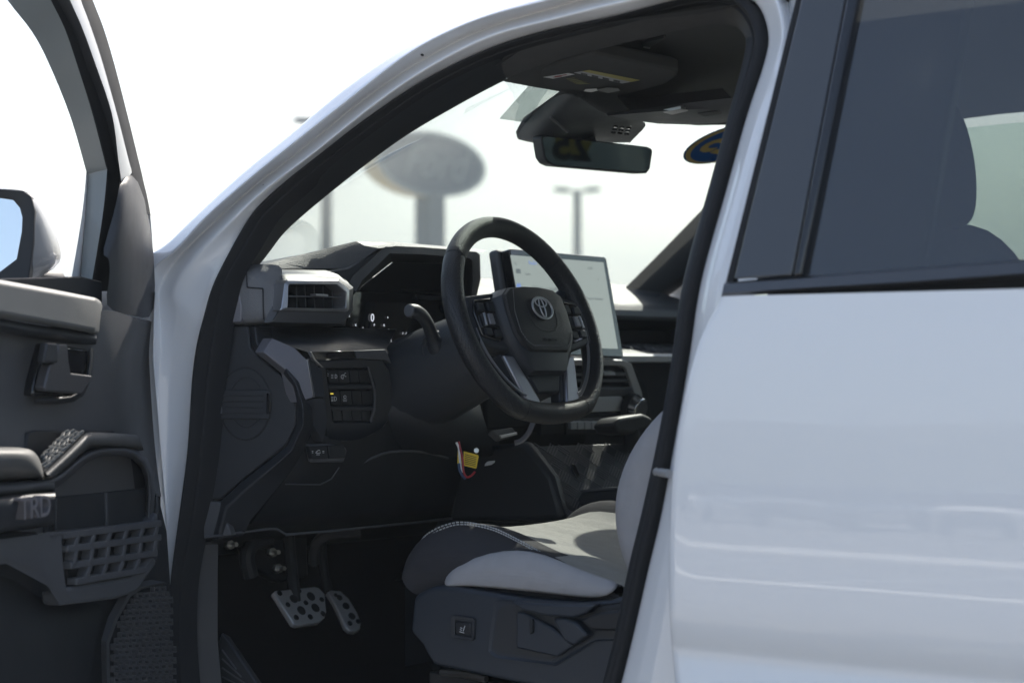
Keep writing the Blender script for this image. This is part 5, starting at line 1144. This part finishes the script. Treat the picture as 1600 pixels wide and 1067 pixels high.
# passenger seat: same maker, its own copies
pseat = None
def copy_tree(o, parent, off):
    c_ = o.copy(); COL.objects.link(c_); c_.parent = parent
    if off is not None: c_.location = off
    for ch in list(o.children):
        if ch.name.split('.')[0] in ('seat_switch', 'switch_symbol', 'cushion_stitching', 'seat_switch_frame'): continue
        copy_tree(ch, c_, None)
    return c_
pseat = copy_tree(seat, truck, V((-.05, -.76, 0))); pseat.name = 'passenger_seat'; pseat['label'] = 'grey cloth passenger seat beyond the console'
# rear bench, low behind the front seats
rb = loft('rear_bench', [[V((x, y, z)) for x, z in ((-1.25,.92),(-1.22,.99),(-1.35,1.0),(-1.72,.98),(-1.78,1.1),(-1.86,1.38),(-1.92,1.40),(-1.96,1.30))] for y in (.66, .62, 0, -.62, -.66)], FABD, truck, sub=1)
# ------------------------------------------------------------------ pedals and footwell
pn = V((-.80, .0, .60)).normalized(); pc = X(470, 946, .50)
def PP(px, py, o=0.0): return PL(px, py, pc+pn*o, pn)
brk = prism('brake_pedal', [PP(*p) for p in ((428,925),(431,922),(492,915.5),(498,917),(508,927),(510.5,955),(508,964),(500,971.5),(466,976.5),(459,974))], pn*(-.012), ALU, truck, bevel=.003, seg=3)
for x_, y_, r_ in ((436,927,.0055),(458,936,.0085),(466,923,.0055),(485,932,.009),(502,937,.005),(449,945,.005),(477,942,.005),(470,954,.009),(492,950,.009),(462,965,.0055),(484,964,.0055),(504,959,.0055)):
    disc('pedal_stud', PP(x_, y_, -.001), pn, r_, .003, PLASD, brk, n=16, bevel=.0006)
tube('pedal_arm', [pc-pn*.014, pc+V((.03, -.01, .05)), pc+V((.05, -.02, .14)), pc+V((.04, -.02, .24))], .011, PLASD, brk, dense=4)
pc2 = X(538, 952, .53)
pn2 = V((-.75, .15, .60)).normalized()
def PA(px, py, o=0.0): return PL(px, py, pc2+pn2*o, pn2)
accel = prism('accelerator_pedal', [PA(*p) for p in ((512,924),(518,921),(532,922),(545,934),(558,955),(564.5,972),(563,982),(556,986),(547,985),(540,979),(531,958),(522,940))], pn2*(-.012), ALU, truck, bevel=.003, seg=3)
for x_, y_, r_ in ((530,934,.006),(540,947,.0075),(549,963,.0075),(559,971,.005),(546,974,.005),(524,930,.004)):
    disc('pedal_stud', PA(x_, y_, -.001), pn2, r_, .003, PLASD, accel, n=16, bevel=.0006)
tube('pedal_arm', [pc2-pn2*.014, pc2+V((.05, 0, .06)), pc2+V((.06, 0, .2))], .009, PLASD, accel, dense=4)
brkt = prism('pedal_bracket', [X(*p, .56) for p in ((385,850),(405,835),(480,832),(482,900),(440,910),(400,890))], (.03, 0, 0), mat('dark_steel', (.03, .032, .036), .45, metal=.6), truck, bevel=.004)
for p in ((422,863),(431,888),(356,851)):
    c_ = X(*p, .545); disc('bolt', c_, (-1, .3, .1), .009, .012, STEEL, brkt, n=6, bevel=.001); tube('bolt_tip', [c_+V((-.012, .003, .001)), c_+V((-.03, .009, .003))], .004, STEEL, brkt, n=8)
tube('harness', [X(490,880,.56), X(494,850,.54), X(515,835,.52), X(560,834,.50)], .010, mat('grey_tape', (.06, .06, .065), .6), brkt, n=10, dense=4)
tube('footwell_hose', [X(392,900,.55), X(386,870,.55), X(396,850,.55), X(420,845,.55)], .014, PLAS, brkt, n=10, dense=4)
# kick panel and sill trim
loft('kick_panel', [[Y(*p, .74) for p in ((290,1110),(284,1000),(290,900),(297,848),(318,842),(345,838))], [Y(*p, .745) for p in ((315,1110),(303,1000),(306,900),(313,850),(325,846),(346,841))], [Y(*p, .72) for p in ((350,1110),(340,1000),(340,900),(341,850),(345,848),(350,843))], [V((.50, .70, .70)), V((.52, .70, .80)), V((.55, .70, .90)), V((.56, .70, .97)), V((.56, .70, .98)), V((.56, .70, .99))]], PLAS, truck)
prism('scuff_plate', [Y(*p, .70) for p in ((341,1000),(346,985),(402,1067),(420,1110),(341,1110))], (0, -.02, -.01), PLAS, truck, bevel=.004)
for k in range(4): prism('scuff_rib', [Y(*p, .703) for p in ((346,1014+k*14),(368+k*8,1044+k*12),(368+k*8,1046+k*12),(346,1016+k*14))], (0, -.004, 0), PLASG, truck, bevel=.0008)
prism('dash_side_filler', [EP(*p, .002) for p in ((318,782),(344,784),(362,836),(318,841))], en*(-.02), PLASG, dash, bevel=.002)
# ------------------------------------------------------------------ yellow tag and loose wires under the column
tagc = Y(735, 717, .36)
tn = V((-.7, .7, .1)).normalized()
def TG(px, py, o=0.0): return PL(px, py, tagc+tn*o, tn)
ytag = prism('paper_tag', [TG(*p) for p in ((724.5,704.5),(747,710.5),(748,713),(744.5,731),(743,731.8),(724,727))], tn*(-.0008), YEL, None, bevel=0)
tag(ytag, 'small yellow printed paper tag hanging under the steering column', 'tag')
for k in range(6): prism('tag_print', [TG(*p, .0006) for p in ((726.5,709+k*2.9),(744.5-k*.3,714+k*2.7),(744.3-k*.3,714.9+k*2.7),(726.4,710+k*2.9))], tn*(-.0003), PLASD, ytag, bevel=0)
prism('tag_fold', [TG(*p, .004) for p in ((715.5,702.5),(719,703),(722,724.5),(714.5,724))], tn*(-.0008), YEL, ytag, bevel=0)
tube('white_wire', [TG(713,691,.01), TG(717,700,.008), TG(718,712,.006), TG(720,730,.006), TG(722,738,.006)], .0020, WHT, truck, n=8, dense=4)
tube('red_wire', [TG(717,690,.006), TG(719,700,.010), TG(723,718,.012), TG(724,735,.012), TG(729,745,.012), TG(736,743,.010), TG(742,737,.006)], .0019, RED, truck, n=8, dense=4)
tube('blue_wire', [TG(717,724,.008), TG(718,733,.010), TG(722,742,.008), TG(727,748,.006)], .0022, BLU, truck, n=8, dense=4)
prism('connector', [TG(*p, .004) for p in ((758,724),(762,720.5),(774,719),(773,722.5),(768,726),(757,728))], tn*(-.004), mat('connector_grey', (.25, .25, .25), .6), truck, bevel=.001)
disc('column_bolt', TG(744, 704, .004), (-.6, .7, .1), .0052, .006, STEEL, truck, n=6)
prism('column_clip', [X(*p, .16) for p in ((768,672),(800,667),(808,676),(782,684))], (.01, 0, -.008), PLASG, truck, bevel=.002)
prism('column_clip_edge', [X(*p, .155) for p in ((782,680),(808,675),(809,679),(784,685))], (.004, 0, 0), ALU, truck, bevel=.001)
tube('column_bracket', [X(833,660,.14), X(826,676,.14), X(815,688,.15), X(804,692,.16)], .006, ACC, truck, n=8, dense=3, flat=.5)
# ------------------------------------------------------------------ beyond the windshield: pylon sign and lot lamps
def far(px, py, dist): 
    r_ = ray(px, py); return CAM+r_*dist
SIGNB = mat('sign_shaded_blue', (.035, .05, .075), .5); SIGNW = mat('sign_shaded_white', (.20, .22, .22), .5); POLE = mat('pole_grey', (.09, .10, .105), .6); SIGNG = mat('sign_edge_sunlit', (.55, .42, .22), .4)  # shade put into face and script colours, warm sunlight into the edge
sc_ = far(676, 257, 60)
psign = thing('pylon_sign', 'blue oval dealership sign on a thick grey pole, out of focus beyond the windshield', 'sign', (sc_.x, sc_.y, 0))
al = R(50); sr = (cr*math.cos(al)+V((cd.x, cd.y, 0)).normalized()*math.sin(al)).normalized(); su_ = V((0, 0, 1)); sf = sr.cross(su_)
if sf.dot(CAM-sc_) < 0: sf = -sf
def so_(a, b, o): return [sc_+sr*(a*math.cos(2*math.pi*k/48))+su_*(b*math.sin(2*math.pi*k/48))+sf*o for k in range(48)]
prism('sign_box', so_(2.42, .98, .0), sf*(-.65), SIGNG, psign, bevel=.02)
ringframe('sign_rim', so_(2.42, .98, .03), so_(2.25, .86, .03), sf*(-.05), SIGNW, psign, bevel=0)
prism('sign_face', so_(2.25, .86, .015), sf*(-.02), SIGNB, psign, bevel=0)
text('sign_script', 'Ford', sc_+sf*.03+su_*.02, sr if sr.cross(su_).dot(sf) > 0 else -sr, su_, 1.45, SIGNW, psign, depth=.01, shear=.45, bold=-.02)
pbase = far(672, 340, 60.3); pw = .33
prism('sign_pole', [V((pbase.x, pbase.y, 0))+V((a*pw, b*pw, 0)) for a, b in ((-1, -1), (1, -1), (1, 1), (-1, 1))], (0, 0, sc_.z-.9), POLE, psign, bevel=.02)
LAMPM = mat('lamp_metal', (.03, .033, .036), .6)
def lot_lamp(px, py, dist, label):
    t = far(px, py, dist); l_ = thing('parking_lot_lamp', label, 'lamp post', (t.x, t.y, 0), 0, 'lamp posts of the parking lot')
    vs_, fs_ = tube_geo([V((t.x, t.y, 0)), V((t.x, t.y, t.z*.5)), V((t.x, t.y, t.z-.05))], [.19, .17, .15], 14)
    mesh('pole', vs_, fs_, LAMPM, l_)
    tube('cross_arm', [t-cr*.75, t+cr*.75], .05, LAMPM, l_, n=8)
    for s in (-1, 1):
        c_ = t+cr*(s*.62)
        prism('lamp_head', [c_+cr*(s*a)+V((cd.x, cd.y, 0))*b for a, b in ((-.28, -.2), (.30, -.16), (.36, 0), (.30, .16), (-.28, .2))], (0, 0, .15), LAMPM, l_, bevel=.03)
lot_lamp(902, 299, 82, 'blurred double-headed lamp post seen above the touchscreen')
lot_lamp(510, 192, 57, 'blurred lamp post seen just right of the windshield pillar')
# ------------------------------------------------------------------ hazy air over the whole lot
hb = box('haze', (0, 0, 15.5), (940, 940, 33), None, None, bevel=0)
hm = bpy.data.materials.new('pale_haze'); hm.use_nodes = True
hn = hm.node_tree.nodes; hn.remove(hn['Principled BSDF']); pv = hn.new('ShaderNodeVolumePrincipled')
pv.inputs['Color'].default_value = (.82, .92, 1.0, 1); pv.inputs['Density'].default_value = 0.0028; pv.inputs['Anisotropy'].default_value = 0.0
hm.node_tree.links.new(pv.outputs[0], hn['Material Output'].inputs['Volume'])
hb.data.materials.append(hm); hb['kind'] = 'stuff'; hb['label'] = 'pale haze hanging over the whole lot'; hb['category'] = 'haze'
